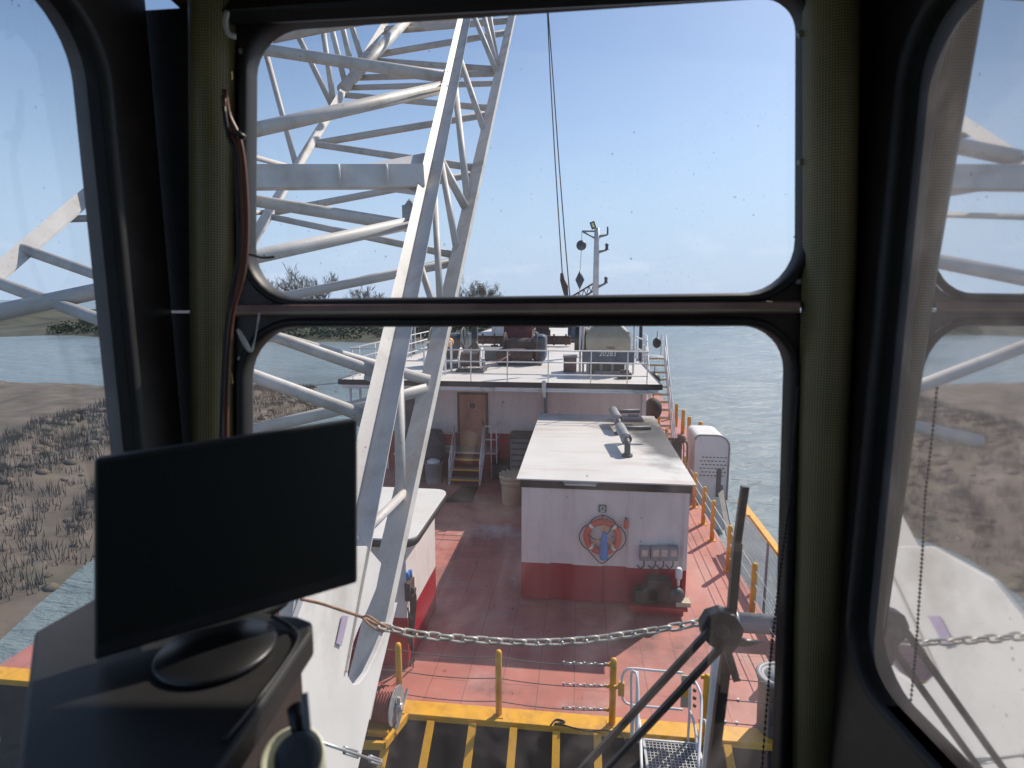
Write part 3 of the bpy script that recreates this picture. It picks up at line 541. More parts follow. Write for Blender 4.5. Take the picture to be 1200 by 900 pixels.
# ================================================================== MAIN DECK
# equipment shed
X0,X1,Y0,Y1=-1.2,2.33,12.0,18.9
RZs=2.8
t=thing('equipment_shed','white corrugated steel shed with red base and flat white roof','shed',((X0+X1)/2,(Y0+Y1)/2,0))
def corr(a,b,nrm,z0,z1,period=1.15,dep=.045):
    a=V(a);b=V(b);nrm=V(nrm);L_=(b-a).length;d=(b-a)/L_;pr=[];x=0
    prof=[(0,0),(.52,0),(.58,-1),(.94,-1)]
    while x<L_:
        for q,h in prof:
            if x+q*period<L_: pr.append(a+d*(x+q*period)+nrm*(h*dep))
        x+=period
    pr.append(b);return [[p+UP*z0 for p in pr],[p+UP*z1 for p in pr]]
RB=.86
for nm,mm,z0,z1 in(('wall','wallwhite',RB,RZs-.2),('red_base','redband',.02,RB)):
    g=MB()
    for a,b,nn in(((X0,Y0,0),(X1,Y0,0),(0,-1,0)),((X1,Y0,0),(X1,Y1,0),(1,0,0)),((X1,Y1,0),(X0,Y1,0),(0,1,0)),((X0,Y1,0),(X0,Y0,0),(-1,0,0))):
        g.loft(corr(a,b,nn,z0,z1),smooth=False,closed=False)
    g.build(nm,M[mm],t)
g=MB();g.box(((X0+X1)/2,(Y0+Y1)/2,RZs-.125),(X1-X0+.06,Y1-Y0+.06,.19));g.build('eave',M['black'],t)
g=MB();g.box(((X0+X1)/2,(Y0+Y1)/2-.03,RZs-.012),(X1-X0+.2,Y1-Y0+.2,.03));g.build('roof',M['shedroof'],t,bevel=.006)
g=MB();g.box(YV(680,565,Y0-.08),(.72,.1,.06));l=g.build('wall_light',M['grey'],t,bevel=.01)
g=MB();c=YV(680,567,Y0-.1);g.cyl((c.x-.33,c.y,c.z-.02),(c.x+.33,c.y,c.z-.02),.025,8);g.build('tube_lamp',M['lamp'],l)
# electrical boxes on front
for x in(755,768,778,789):
    c=YV(x,648,Y0-.08);g=MB();g.box(c,(.2,.15,.3));b=g.build('switch_box',M['grey'],t,bevel=.01)
    g=MB();g.box((c.x,c.y-.08,c.z+.03),(.12,.012,.14));g.build('cover',M['steel'],b)
    g=MB();g.tube(sm([(c.x,c.y,c.z-.14),(c.x,c.y,c.z-.28),(c.x-.06,c.y+.02,c.z-.36),(c.x-.14,c.y+.03,c.z-.3)]),.012,6);g.build('conduit',M['rope'],b)
# exhaust mufflers
def muffler(px_,py_,L_):
    c=Z(px_,py_,RZs);g=MB();g.tube([c,c+UP*.06],.13,14);g.tube(sm([c+UP*.03,c+UP*.2,c+V((0,.08,.32)),c+V((0,.25,.36))],6),.075,12)
    m_=g.build('elbow',M['darkgrey'],t)
    a=c+V((0,.24,.36));b=a+V((-.09,L_,.05));g=MB();d_=(b-a)
    g.lathe(a,[(.08,-.02),(.12,0),(.13,.03),(.13,L_-.03),(.12,L_),(.08,L_+.03)],22,d_.normalized());mf=g.build('muffler',M['grey'],t)
    g=MB();g.tube([a-V((.02,0,-.02)),a+V((0,.05,0))],.135,20);g.build('end_ring',M['black'],mf)
    q=b+V((0,.06,0));
    g=MB();g.tube([a+V((.0,L_+.02,0)),a+V((.12,L_+.02,.0)),a+V((.72,L_+.05,.02))],.065,12);g.build('tail_pipe',M['darkgrey'],mf)
    g=MB();g.box((a.x,a.y+L_*.8,RZs+.2),(.06,.06,.4));g.build('bracket',M['grey'],mf)
muffler(735,535,1.25);muffler(725,509,1.3)
g=MB();c=Z(742,488,RZs);g.box((c.x,c.y,RZs+.04),(.34,.14,.05));g.build('hatch',M['grey'],t,bevel=.01)
# life ring
t=thing('life_ring','orange life ring with blue line bag on the white shed front','life ring',YV(706,630,Y0-.12))
c=YV(706,629,Y0-.09);g=MB();g.tube([(c.x+.335*math.cos(a*math.pi/24),c.y,c.z+.335*math.sin(a*math.pi/24)) for a in range(49)],.072,12,False);g.build('ring',M['orange'],t)
for a in(45,135,225,315):
    g=MB();p=[(c.x+(.335+dr)*math.cos(R(a+da)),c.y,c.z+(.335+dr)*math.sin(R(a+da))) for da,dr in((-5,0),(5,0))];g.tube(p,.078,12);g.build('band',M['signwhite'],t)
g=MB()
for a0 in(45,135,225,315): g.tube(sm([(c.x+rr_*math.cos(R(a0+q)),c.y-.04,c.z+rr_*math.sin(R(a0+q))) for q,rr_ in((0,.41),(20,.46),(45,.49 if a0!=225 else .58),(70,.46),(90,.41))]),.012,6)
g.tube(sm([(c.x-.3,c.y-.09,c.z+.06),(c.x-.1,c.y-.1,c.z-.04),(c.x+.1,c.y-.1,c.z+.12),(c.x+.2,c.y-.09,c.z+.3)]),.01,6);g.build('grab_line',M['rope'],t)
g=MB();g.lathe((c.x+.03,c.y-.12,c.z-.46),[(.05,0),(.095,.03),(.1,.1),(.085,.17),(.09,.25),(.07,.38),(.075,.45),(.05,.55),(.03,.62)],9);g.build('line_bag',M['blue'],t)
g=MB();g.cyl((c.x+.02,c.y-.13,c.z+.18),(c.x+.02,c.y-.13,c.z+.33),.03,10);g.build('float_light',M['orangeplastic'],t)
for s_ in(-1,1):
    g=MB();g.bar((c.x+s_*.08,c.y-.13,c.z+.0),(c.x+s_*.24,c.y-.12,c.z-.14),.05,.02);g.build('strap',M['orangeplastic'],t)
g=MB();g.box((c.x,c.y+.05,c.z+.42),(.05,.06,.1));g.build('hook',M['orange'],t)
t=thing('safety_sign','small green safety sign above the life ring','sign',YV(706,600,Y0-.03))
c=YV(706,596,Y0-.02);g=MB();g.box(c,(.17,.012,.17));b=g.build('plate',M['green'],t)
g=MB();g.tube([(c.x+.045*math.cos(a*math.pi/8),c.y-.012,c.z+.01+.045*math.sin(a*math.pi/8)) for a in range(17)],.009,6,False);g.box((c.x,c.y-.012,c.z-.06),(.1,.006,.012));g.build('pictogram',M['signwhite'],b)
t=thing('fire_extinguisher','small red fire extinguisher on the shed wall right of life ring','fire extinguisher',YV(733,614,Y0-.08))
c=YV(733.5,612,Y0-.07);g=MB();g.lathe((c.x,c.y,c.z-.14),[(.03,0),(.045,.02),(.045,.17),(.02,.21)],12);g.build('cylinder',M['orange'],t);g=MB();g.box((c.x,c.y,c.z+.09),(.05,.03,.03));g.build('valve',M['black'],t)
# pump unit in front right of shed
t=thing('pump_unit','black diesel pump on red skid at the shed corner','pump',(1.95,11.6,0))
g=MB();g.box((1.7,11.72,.22),(1.2,.42,.06));g.box((1.7,11.72,.1),(1.1,.06,.2));g.build('skid',M['redband'],t)
g=MB();g.box((1.72,11.75,.55),(.5,.3,.5));g.cyl((1.55,11.6,.45),(1.55,11.85,.45),.2,16);g.box((1.35,11.72,.4),(.3,.25,.3));g.build('engine',M['black'],t,bevel=.04)
g=MB();g.lathe((2.08,11.55,.48),[(.08,0),(.16,.05),(.17,.12),(.1,.2)],18,(0,1,0));g.build('pump_casing',M['darkgrey'],t)
g=MB();g.cyl((2.12,11.7,.66),(2.12,11.7,.85),.03,8);g.lathe((2.12,11.7,.82),[(.06,0),(.07,.05),(.07,.2),(.05,.24)],12);g.build('filter',M['signwhite'],t)
g=MB();g.box((2.22,11.7,.3),(.3,.25,.1));g.build('battery',M['beige'],t,bevel=.01)

# left cabin with round cornered roof
cx1=-2.98;cy0=9.35;cy1=11.4;CZ=2.45
t=thing('control_cabin','white cabin with red base and round cornered white roof behind boom','cabin',(-4.5,10.3,0))
for nm,mm,z0,z1 in(('wall','wallwhite',.95,CZ),('red_base','redband',.0,.95)):
    g=MB();g.prism([(-6.6,cy0,z0),(cx1,cy0,z0),(cx1,cy1,z0),(-6.6,cy1,z0)],(0,0,z1-z0));g.build(nm,M[mm],t)
g=MB();lo=rr((-6.8+cx1+.28)/2,(cy0+cy1)/2-.1,(cx1+.28+6.8)/2,(cy1-cy0)/2+.3,.28,CZ)
g.loft([lo,[(p[0],p[1],CZ+.12) for p in lo]]);g.f.append([len(g.v)-1-i for i in range(28)]);g.sm.append(False);g.f.append(list(range(28)));g.sm.append(False);g.build('roof_rim',M['black'],t)
g=MB();lo2=rr((-6.8+cx1+.28)/2,(cy0+cy1)/2-.1,(cx1+.28+6.8)/2-.015,(cy1-cy0)/2+.285,.27,CZ+.12)
g.loft([lo2,[(p[0],p[1],CZ+.15) for p in lo2]]);g.f.append([28+i for i in range(28)]);g.sm.append(False);g.build('roof',M['roofwhite'],t)
def cw(x,y): return PL(x,y,V((cx1+.05,0,0)),V((1,0,0)))
g=MB()
for (x,y) in((478,679),(481,676)):
    p=cw(x,y);g.cyl(p,p+UP*.13,.035,10)
g.build('coupling',M['blue'],t)
g=MB();p=cw(480,690);g.box(p,(.1,.28,.32));g.cyl(p+V((.05,-.05,0)),p+V((.12,-.05,0)),.06,10)
for k in range(5): p=cw(477+k*1.6,686);g.tube(sm([p,p-UP*.3+V((.06,0,0)),p-UP*(.7+.1*k)+V((.02,-.05*k,0)),p-UP*(1.1+.1*k)]),.014,6)
g.build('fittings',M['brown'],t)
g=MB();p=cw(481,700);g.tube(sm([p,p+V((.1,-.3,-.8)),p+V((.12,-.5,-1.0))]),.02,6);g.tube(sm([cw(478,712),cw(477,760)+V((.1,0,0)),Z(484,782,.02)]),.014,6);g.build('hose',M['rope'],t)

# steps and landing at deckhouse door
t=thing('door_steps','white steps with yellow nosings at the orange brown deckhouse door','steps',(-4.0,20.5,0))
sx=-3.99;w_=1.02
for i,(z,y) in enumerate(((.22,19.7),(.5,20.0),(.78,20.35))):
    g=MB();g.box((sx,y,z),(w_,.26,.05));tr=g.build('tread',M['steel'],t);g=MB();g.box((sx,y-.14,z-.01),(w_,.025,.06));g.build('nosing',M['yellow'],tr)
g=MB();g.box((sx-.6,20.93,.95),(3.3,.85,.06));g.build('landing',M['steel'],t)
for s_ in(-1,1):
    x=sx+s_*(w_/2+.04)
    g=MB();g.bar((x,19.5,.05),(x,20.55,.98),.05,.14);g.build('stringer',M['white'],t)
    railpipe([(x,19.5,.0),(x,19.55,.9),(x,20.5,1.95),(x,20.55,.95)],t);railpipe([(x,19.55,.5),(x,20.55,1.5)],t);railpipe([(x,20.0,.5),(x,20.0,1.42)],t)
for x in(sx+.8,sx+1.0): railpipe([(x,20.6,0),(x,20.6,2.0)],t)
for h in(1.45,1.95): railpipe([(sx+.55,20.6,h),(sx+1.0,20.6,h),(sx+1.0,21.3,h)],t);railpipe([(-6.6,20.6,h-.3),(sx-.55,20.6,h-.3)],t)
for x in(-6.4,-5.6): railpipe([(x,20.6,0),(x,20.6,1.65)],t,.026,'leg')
g=MB();g.box((-6.4,20.9,.8),(1.0,.7,.07));g.build('side_table',M['white'],t)
g=MB();g.prism([Z(541,570,.0),Z(560,571,.0),Z(553.5,589,.0),Z(520.5,589,.0)],(0,0,.02));tag(g.build('door_mat',M['black']),'black rubber mat on red deck below the door steps','mat')
t=thing('salvage_drum','yellowish plastic drum with ribbed lid beside the shed','drum',(-2.1,17.9,0))
g=MB();g.lathe((-2.1,18.0,0),[(.30,0),(.33,.03),(.36,.62),(.36,.66),(.40,.68),(.41,.86)],28);g.build('body',M['beige'],t)
g=MB();g.lathe((-2.1,18.0,.86),[(.43,0),(.44,.05),(.42,.12),(.36,.14),(.05,.14)],28)
for k in range(12): g.box((-2.1+.38*math.cos(k*math.pi/6),18+.38*math.sin(k*math.pi/6),1.0),(.1,.05,.05),k*math.pi/6)
g.build('lid',M['beige'],t)
t=thing('trash_bin','grey plastic bin standing left of the door steps','bin',(-5.15,19.7,0))
g=MB();g.lathe((-5.15,19.7,0),[(.26,0),(.27,.03),(.32,.75),(.35,.77),(.35,.8),(.3,.8),(.25,.1)],24);g.build('body',M['grey'],t)
g=MB();g.ball((-5.15,19.7,.8),.25,12,6,(1,1,.5));g.build('bin_liner',M['signwhite'],t)
t=thing('covered_machine','machine under a dark tarpaulin by the deckhouse wall','machine',(-5.6,20.1,0))
g=MB();
g.loft([rr(-5.65,20.15,.8,.35,.1,.9),rr(-5.65,20.15,.8,.36,.2,1.2),rr(-5.65,20.15,.78,.34,.25,1.6),rr(-5.6,20.15,.65,.25,.2,1.85),rr(-5.6,20.15,.1,.1,.05,1.9)]);g.build('tarpaulin',M['darkgrey'],t)
g=MB();g.box((-5.65,20.15,.45),(1.5,.6,.9));g.build('base',M['black'],t)
t=thing('storage_cabinet','grey louvred cabinet by the wall at the shed back corner','cabinet',(-1.7,20.7,0))
g=MB();g.box((-1.75,20.7,.85),(1.4,.9,1.5));c_=g.build('body',M['conc'],t,bevel=.02)
g=MB()
for k in range(6): g.box((-1.75,20.23,.35+k*.22),(1.3,.05,.05))
g.build('louvre',M['darkgrey'],c_)
g=MB();g.box((-1.75,20.7,1.64),(1.5,1.0,.09));g.build('lid',M['darkgrey'],t)
t=thing('storage_box','low black crate standing under the red band right of the steps','crate',(-2.85,20.9,0))
g=MB();g.box((-2.85,20.9,.25),(.6,.7,.5));g.build('body',M['darkgrey'],t,bevel=.02);g=MB();g.box((-2.85,20.9,.53),(.66,.76,.06));g.build('lid',M['black'],t)
# red machinery seen beyond the boom over the screen
for (x,y,r_,lab) in((368,492,.3,'left red buoy on deck seen under the boom tube'),(392,487,.45,'right dark red buoy on deck seen under the boom tube')):
    c=Z(x,y,.9);c=V((max(c.x,-9.6),c.y,0));t=thing('net_buoy',lab,'buoy',(c.x,c.y,0))
    g=MB();g.ball((c.x,c.y,r_*1.2),r_*1.2,18,10);g.build('ball',M['redband'],t);g=MB();g.cyl((c.x,c.y,r_*2.2),(c.x,c.y,r_*2.2+.25),.07,8);g.build('eye',M['darkgrey'],t)

# ---- yellow coaming with bars
t=thing('yellow_coaming','yellow steel sill with sloping bars across the near edge of deck','coaming',(0,8.3,0))
g=MB();g.box(((BX0+BX1)/2,8.31,-.02),(BX1-BX0,.32,.11));g.build('sill',M['yellow'],t,bevel=.01)
for (a,b) in(((505,845),(495,900)),((554,848),(547,900)),((602,853),(598,900)),((652,857),(651,900)),((700,860),(701,900)),((852,873),(857,900)),((459,842),(446,900))):
    p=Z(*a,-.02);dirv=V((0,-math.cos(R(20)),-math.sin(R(20))))
    # bar runs down and forward from the sill
    q=PL(b[0],b[1],p,V((0,math.sin(R(32)),-math.cos(R(32)))))
    e=p+(q-p)*1.5;g=MB();g.bar(p,e,.115,.05,UP);g.build('bar',M['yellow'],t)
t=thing('front_guard_rail','yellow posts strung with wire ropes along the near deck edge','guard rail',(-1,8.3,0))
PH_=1.12;fp=[]
for (x,y) in((469,827),(583,845),(718,860),(827,866)):
    p=Z(x,y,.035);p=V((p.x,8.3 if x<800 else 8.25,.035));fp.append(p)
    hh=PH_ if x!=827 else 1.0
    g=MB();g.box((p.x,p.y,p.z+.006),(.17,.17,.012));g.tube([p,p+UP*(hh-.05),p+UP*(hh-.015),p+UP*hh],[.052,.052,.04,.015],16);g.build('post',M['yellow'],t)
for h in(1.0,.64,.24):
    g=MB();L0=V((-6.8,8.3,h));pts=[]
    for a,b in((L0,fp[0]+UP*h),(fp[0]+UP*h,fp[1]+UP*h),(fp[1]+UP*h,fp[2]+UP*h)):
        for k in range(8):
            f=k/8;q=V(a).lerp(V(b),f);q.z=h-.05*4*f*(1-f)+.03;pts.append(q)
    pts.append(fp[2]+UP*h);g.tube(pts,.0075,6)
    g.tube([fp[3]+UP*h*.95,V((BX1-.3,8.25,h*.95))],.0075,6);g.build('wire_rope',M['wire'],t)
    g=MB()
    for k in range(5):
        q=fp[2]+UP*(h+.005)+V((-.12-.16*k,0,-.006*k));g.box(q,(.03,.03,.045));g.tube([q+V((.03,0,0)),q+V((.13,0,0))],.013,6)
    for k in range(3): q=fp[3]+V((.12+.17*k,0,h*.95));g.box(q,(.03,.03,.05))
    g.build('shackle',M['steel'],t)
    g=MB();g.box(fp[2]+V((-.075,0,h)),(.05,.03,.05));g.box(fp[3]+V((-.07,0,h*.95)),(.05,.04,.06));g.build('lug',M['yellow'],t)
# gate
p3=fp[2];gy=8.22
t=thing('access_gate','white pipe swing gate hinged on the yellow post','gate',(1.2,gy,0))
def gp(x,y): return YV(x,y,gy)
g=MB();g.tube(sm([gp(729,803),gp(729.5,792),gp(734,785),gp(742,783.5),gp(770,786),gp(800,788.5)],5),.019,10)
g.tube(sm([gp(729,812),gp(731,821),gp(740,826),gp(770,829),gp(800,831.5)],5),.019,10);g.build('gate_pipe',M['white'],t)
g=MB();c=gp(728,807);g.box(c,(.09,.07,.22));g.box((c.x-.08,c.y,c.z+.02),(.08,.04,.05));g.build('hinge',M['yellow'],t,bevel=.008)
g=MB();c=gp(803,810);g.box(c,(.12,.03,.52));lp=g.build('latch_plate',M['drab'],t);g=MB();g.box((c.x,c.y-.03,c.z+.02),(.12,.03,.16));g.build('latch',M['yellow'],lp)
g=MB();
for k in range(4): c=gp(814,800+k*9);g.ball(c,.03,8,6)
g.build('latch_chain',M['wire'],t)
# boarding platform with handrails
t=thing('boarding_steps','expanded metal boarding platform between white handrails','platform',(1.45,7.4,0))
def chk():
    g=MB()
    for i in range(15): g.box((1.07+i*.0543,7.35,.0),(.008,1.4,.03))
    for j in range(26): g.box((1.45,6.68+j*.054,.0),(.78,.008,.03))
    return g
chk().build('grating',M['steel'],t)
g=MB();
for x in(1.05,1.85): g.box((x,7.35,-.02),(.03,1.42,.09))
g.box((1.45,8.06,-.02),(.83,.03,.09));g.build('frame',M['steel'],t)
def hr(pts): railpipe(sm([YV(x,y,Y) for x,y,Y in pts],6),t,.02,'handrail')
hr([(740,868,8.05),(740,830,8.05),(740,792,8.05),(743,787,8.02),(747,795,7.9),(748,830,7.6),(748,870,7.2)])
hr([(741,868,7.6),(742,845,7.6),(746,838,7.6),(750,850,7.4),(752,905,6.6)])
hr([(806,868,8.1),(808,835,8.1),(809,797,8.1),(812,795,8.05),(820,810,7.8),(822,830,7.6),(818,905,6.8)])
hr([(808,832,8.1),(814,850,7.9),(817,880,7.6)])
hr([(820,880,7.7),(821,850,7.7),(824,844,7.7),(828,852,7.5),(823,905,6.8)])
hr([(747,787,8.02),(746,830,7.9),(745,868,7.8)])
# hose reel
t=thing('hose_reel','red hose wound on a steel reel in a yellow bracket','hose reel',(-2.9,8.1,0))
c=V((-3.0,8.0,.30))
g=MB();prof=[(.16,0)]
for k in range(9): prof+=[(.222,.02+k*.045),(.255,.03+k*.045),(.265,.042+k*.045),(.255,.054+k*.045)]
prof+=[(.235,.42),(.16,.44)];ax=V((1,-.1,0)).normalized();g.lathe(c-ax*.22,prof,28,ax);g.build('hose_coil',M['hose'],t)
for s_ in(-1,1): g=MB();g.lathe(c+ax*(s_*.235)-ax*.01,[(.29,0),(.3,.01),(.29,.02)],28,ax);g.build('flange',M['grey'],t)
g=MB();g.bar(c+ax*.29-UP*.25,c+ax*.29+UP*.15,.04,.05,ax);g.cyl(c+ax*.2,c+ax*.34,.05,12);g.bar(c+ax*.3+V((0,-.2,-.25)),c+ax*.3+V((.05,.25,.12)),.03,.04,ax);g.build('crank',M['steel'],t)
g=MB();g.box((c.x,c.y-.0,-.01),(.62,.5,.05));g.bar((c.x+.36,8.15,0),(c.x+.2,7.5,0),.05,.12);g.bar((c.x+.2,7.5,0),(c.x-.6,7.45,0),.05,.12);g.box((c.x-.05,c.y-.3,.03),(.5,.05,.1));g.build('bracket',M['yellow'],t)
g=MB();g.tube(sm([c+V((-.2,-.25,-.1)),c+V((-.25,-.32,-.22)),c+V((-.15,-.33,-.28)),c+V((-.1,-.28,-.2))]),.018,8);g.build('hose_end',M['hose'],t)
# loose cable on the sill
g=MB();pts=[Z(x,y,.05) for x,y in((645,850),(652,843),(662,846),(650,848),(658,849),(672,853),(690,857),(700,856),(712,856),(728,861),(735,872))];g.tube(sm(pts),.012,6);tag(g.build('loose_cable',M['rope']),'thin black cable lying loose on the yellow sill','cable')

# ---- right side guard rail
t=thing('side_guard_rail','row of yellow posts with wires along the right deck edge','guard rail',(3.7,15,0))
ys=[10.1,11.93,13.96,15.75,16.92,18.3,20.2,22.0,24.6,27]
for y in ys:
    g=MB();g.box((3.7,y,.008),(.2,.2,.015));g.tube([(3.7,y,0),(3.7,y,1.08),(3.7,y,1.13),(3.7,y,1.15)],[.062,.062,.05,.02],14);p=g.build('post',M['yellow'],t)
    g=MB();
    for h in(.35,.7,1.0): g.cyl((3.7,y-.07,h),(3.7,y+.07,h),.014,6)
    g.build('eye',M['darkgrey'],p)
g=MB();g.box((4.75,33,-.05),(1.6,22.5,.08));struct(g.build('side_deck',M['deck'],loc=(0,0,0)))
for k,(x,y,z_) in enumerate(((786,466,1.2),(793,473,1.2),(801,480,1.2),(808,488,1.15),(821,494,1.15))):
    p=Z(x,y,z_);g=MB();g.tube([(p.x,p.y,-.01),(p.x,p.y,z_-.05),(p.x,p.y,z_)],[.09,.09,.06],12);g.build('post',M['yellow'],t)
for h in(.35,.7,1.0):
    g=MB();g.tube([(3.7,8.25,h),(3.7,27,h)],.009,5);g.build('wire_rope',M['white'],t)
t=thing('chain_barrier','two yellow posts joined by sagging chain at the deck edge','chain barrier',(3.1,17,0))
# outboard mesh fence with yellow top beam
t=bpy.data.objects['chain_barrier'];bpy.data.objects.remove(t)
t=thing('mesh_fence','fine mesh fence with yellow top beam outside the right rail','fence',(4.4,12,0))
g=MB();g.bar((4.36,8.2,1.1),(4.44,15.7,1.1),.16,.08);g.build('top_beam',M['yellow'],t,bevel=.01)
g=MB();g.bar((4.3,14.6,1.17),(4.3,15.6,1.17),.1,.05);g.build('top_cleat',M['yellow'],t,bevel=.02)
g=MB();s_=.075;ny=int(7.5/s_);nzz=int(2.0/s_)
vs=[(4.4+.0107*(j*s_-3),8.2+j*s_+(.5*s_ if i%2 else 0),1.05-i*s_) for i in range(nzz+1) for j in range(ny+1)];fs=[]
for i in range(nzz):
    for j in range(ny):
        a=i*(ny+1)+j;fs.append((a,a+1,a+ny+2,a+ny+1))
g.add(vs,fs);o=g.build('mesh',M['steel'],t);md=o.modifiers.new('w','WIREFRAME');md.thickness=.011;md.use_even_offset=False
for y in(8.4,11,13.4,15.6): g=MB();g.box((4.42,y,.1),(.05,.06,2.0));g.build('stanchion',M['grey'],t)
# outboard winch casing
t=thing('fender_casing','rounded pale steel casing with slotted front outside the rail','casing',(4.5,20.3,WZ))
yb=20.0;w0,w1=3.98,5.12;zt=YV(830,500,21.4).z
pr=[(w0,-1.4)]+[(w0+.16-.16*math.cos(R(a)),zt-.16+.16*math.sin(R(a))) for a in(0,30,60,90)]+[(w1-.4+.4*math.sin(R(a)),zt-.4+.4*math.cos(R(a))) for a in(0,15,30,45,60,75,90)]+[(w1,-1.4)]
g=MB();g.prism([(x,yb,z) for x,z in pr],(0,1.6,0));g.build('shell',M['white'],t,bevel=.01)
g=MB();pr2=[(x,z) for x,z in pr[1:-1]];g.tube([(x,yb-.0,z) for x,z in pr2]+[(w1,yb,-.3)],.035,8);g.build('edge_pipe',M['grey'],t)
g=MB()
for i in range(6):
    for j in range(7): g.box((w0+.22+j*.125+(.06 if i%2 else 0),yb-.004,.55+i*.13),(.075,.012,.035))
g.build('slot',M['darkgrey'],t)
g=MB();g.box((w1-.30,yb-.012,.3),(.16,.012,1.0));g.build('dark_strip',M['darkgrey'],t)
t=thing('dark_net_roll','dark folded netting strip standing between rail and casing','netting',(4.2,17,WZ))
g=MB();g.add([(4.75,19.9,.2),(4.95,19.9,.2),(4.15,14.2,-1.2),(4.3,14.2,-1.2),(4.75,19.95,.25),(4.95,19.95,.25),(4.15,14.3,-1.3),(4.3,14.3,-1.3)],[(0,1,3,2),(4,6,7,5),(0,4,5,1),(2,3,7,6),(0,2,6,4),(1,5,7,3)]);g.build('net',M['darkgrey'],t)
# valve manifold with hoses
t=thing('valve_manifold','dark red valve manifold with black hoses at the stair foot','valve manifold',(3.45,20.6,0))
g=MB();g.box((3.45,20.7,.8),(.3,.3,1.5))
for k in range(4): g.cyl((3.2+.12*k,20.45,1.35),(3.2+.12*k,20.45,1.75),.07,10)
g.ball((3.6,20.5,1.7),.16,12,8);g.ball((3.3,20.5,1.62),.14,12,8);g.build('valves',M['oxide'],t,bevel=.02)
g=MB()
for k in range(16):
    x=3.05+.045*k;a=random.uniform(-.1,.1);g.tube(sm([(x,20.45,1.6+a),(x+a,20.25,1.45+a),(x+.8*a,20.2,.8),(x-.4*a,20.3,.1)]),.024,6)
g.build('hoses',M['black'],t)
# big pipe and grey drum right foreground
t=thing('deck_pipe','thick pale pipe lying across the right deck edge','pipe',(4,11,0))
a=YV(862,729,11.0);b=V((6.2,11.0,a.z-.0));g=MB();g.cyl(a,b,.19,24);g.build('tube',M['grey'],t);g=MB();g.lathe(a-V((.03,0,0)),[(.2,0),(.215,.01),(.215,.05),(.2,.06)],24,(1,0,0));g.build('collar',M['steel'],t)
c=Z(914,790,.95);t=thing('waste_drum','grey drum with round ridged lid at the right edge','drum',(c.x,c.y,0))
g=MB();g.lathe((c.x,c.y,0),[(.27,0),(.28,.03),(.3,.82),(.32,.85),(.32,.9)],30);g.build('body',M['darkgrey'],t)
g=MB();g.lathe((c.x,c.y,.9),[(.335,0),(.34,.03),(.32,.05),(.27,.05),(.26,.03),(.2,.03),(.19,.055),(.02,.06)],30);g.build('lid',M['grey'],t)

# ================================================================== BOOM
class Line:
    def __init__(s,a,b): s.a=a;s.b=b
    def at(s,y):
        a,b=s.a,s.b;t=(y-a[1])/(b[1]-a[1]);x=a[0]+(b[0]-a[0])*t;d=1/(1/a[2]+(1/b[2]-1/a[2])*t);return D(x,y,d),d
LA=Line((438,530,3.55),(545,22,9.6));LB=Line((474,575,3.85),(599,22,12.0));LC=Line((300,268,6.9),(447,31,13.0));LE=Line((149,186,5.6),(300,57,8.2))
t=thing('crane_boom','white lattice crane boom rising steeply past the cab window','crane boom',(D(395,800,2.7).x,D(395,800,2.7).y,0))
def chord(l,y0,y1,w,h,tw,name='chord'):
    a=l.at(y0)[0];b=l.at(y1)[0];d=(b-a).normalized();x=d.cross(UP).normalized();u=x.cross(d)
    x2=x*math.cos(R(tw))+u*math.sin(R(tw));u2=-x*math.sin(R(tw))+u*math.cos(R(tw))
    # open steel angle: two flanges meeting in a shallow valley turned to the cab
    if tw<-30: pf=[(-w/2,.06),(-w*.17,-.02),(w/2,.045)]
    elif tw<0: pf=[(-w/2,-.012),(w*.46,.04),(w/2,-.03)]
    else: pf=[(-w/2,-.05),(0,.05),(w/2,-.03)]
    g=MB();th=.014;pr=pf+[(i,j-th) for i,j in pf[::-1]]
    g.loft([[p+x*i+u*j for i,j in pr] for p in(a,b)],smooth=False);return g.build(name,M['boom'],t)
chord(LA,790,-80,.205,.135,-36);chord(LB,840,-80,.155,.12,-24);chord(LC,330,-60,.17,.14,25);chord(LE,500,-60,.15,.13,25)
BD=(LA.at(22)[0]-LA.at(500)[0]).normalized();BU=BD.cross(UP).normalized().cross(BD)
def lace(l1,y1,l2,y2,wpx,ext=0):
    a,da=l1.at(y1);b,db=l2.at(y2);r=wpx/2*(.5*(da+db))/F;a=a-BU*(r+.025);b=b-BU*(r+.025);g=MB();g.tube([a,b],r,14);return g.build('lattice_brace',M['boom'],t)
def toE(x,y,x2,y2,wpx,drop=0):   # from chord A at (x2,y2) towards the far upper chord through (x,y)
    a,da=LA.at(y2);s=(y-y2)/(x-x2);bx,by=LE.a[0],LE.a[1];m=(LE.b[1]-by)/(LE.b[0]-bx)
    X=(by-m*bx-y2+s*x2)/(s-m);Y=y2+s*(X-x2);e,de=LE.at(Y) if -120<Y<480 else (None,None)
    if e is None: e=D(x,y,da*1.0)
    r=wpx/2*da/F*1.05;a=a-RT*.085-BU*(.03+drop*.5);e=e-BU*drop;g=MB();g.tube([a,e],r,14);return g.build('lattice_brace',M['boom'],t)
toE(302,57,519,88,13);toE(302,150,518,99,13);toE(370,224,484,247,14,.3);toE(307,296,480,257,14)
toE(318,392,440,434,13);toE(298,440,425,486,15);toE(390,25,520,-5,13)
for y1,y2,wp in((163,127,8),(163,191,8),(244,197,8),(248,294,8),(61,32,7),(65,76,7),(86,80,7),(98,92,6.5),(106,121,7)): lace(LC,y1,LB,y2,wp)
for y1,y2 in((359,299),(30,5),(32,18)): lace(LC,y1,LB,y2,11 if y1>300 else 7)
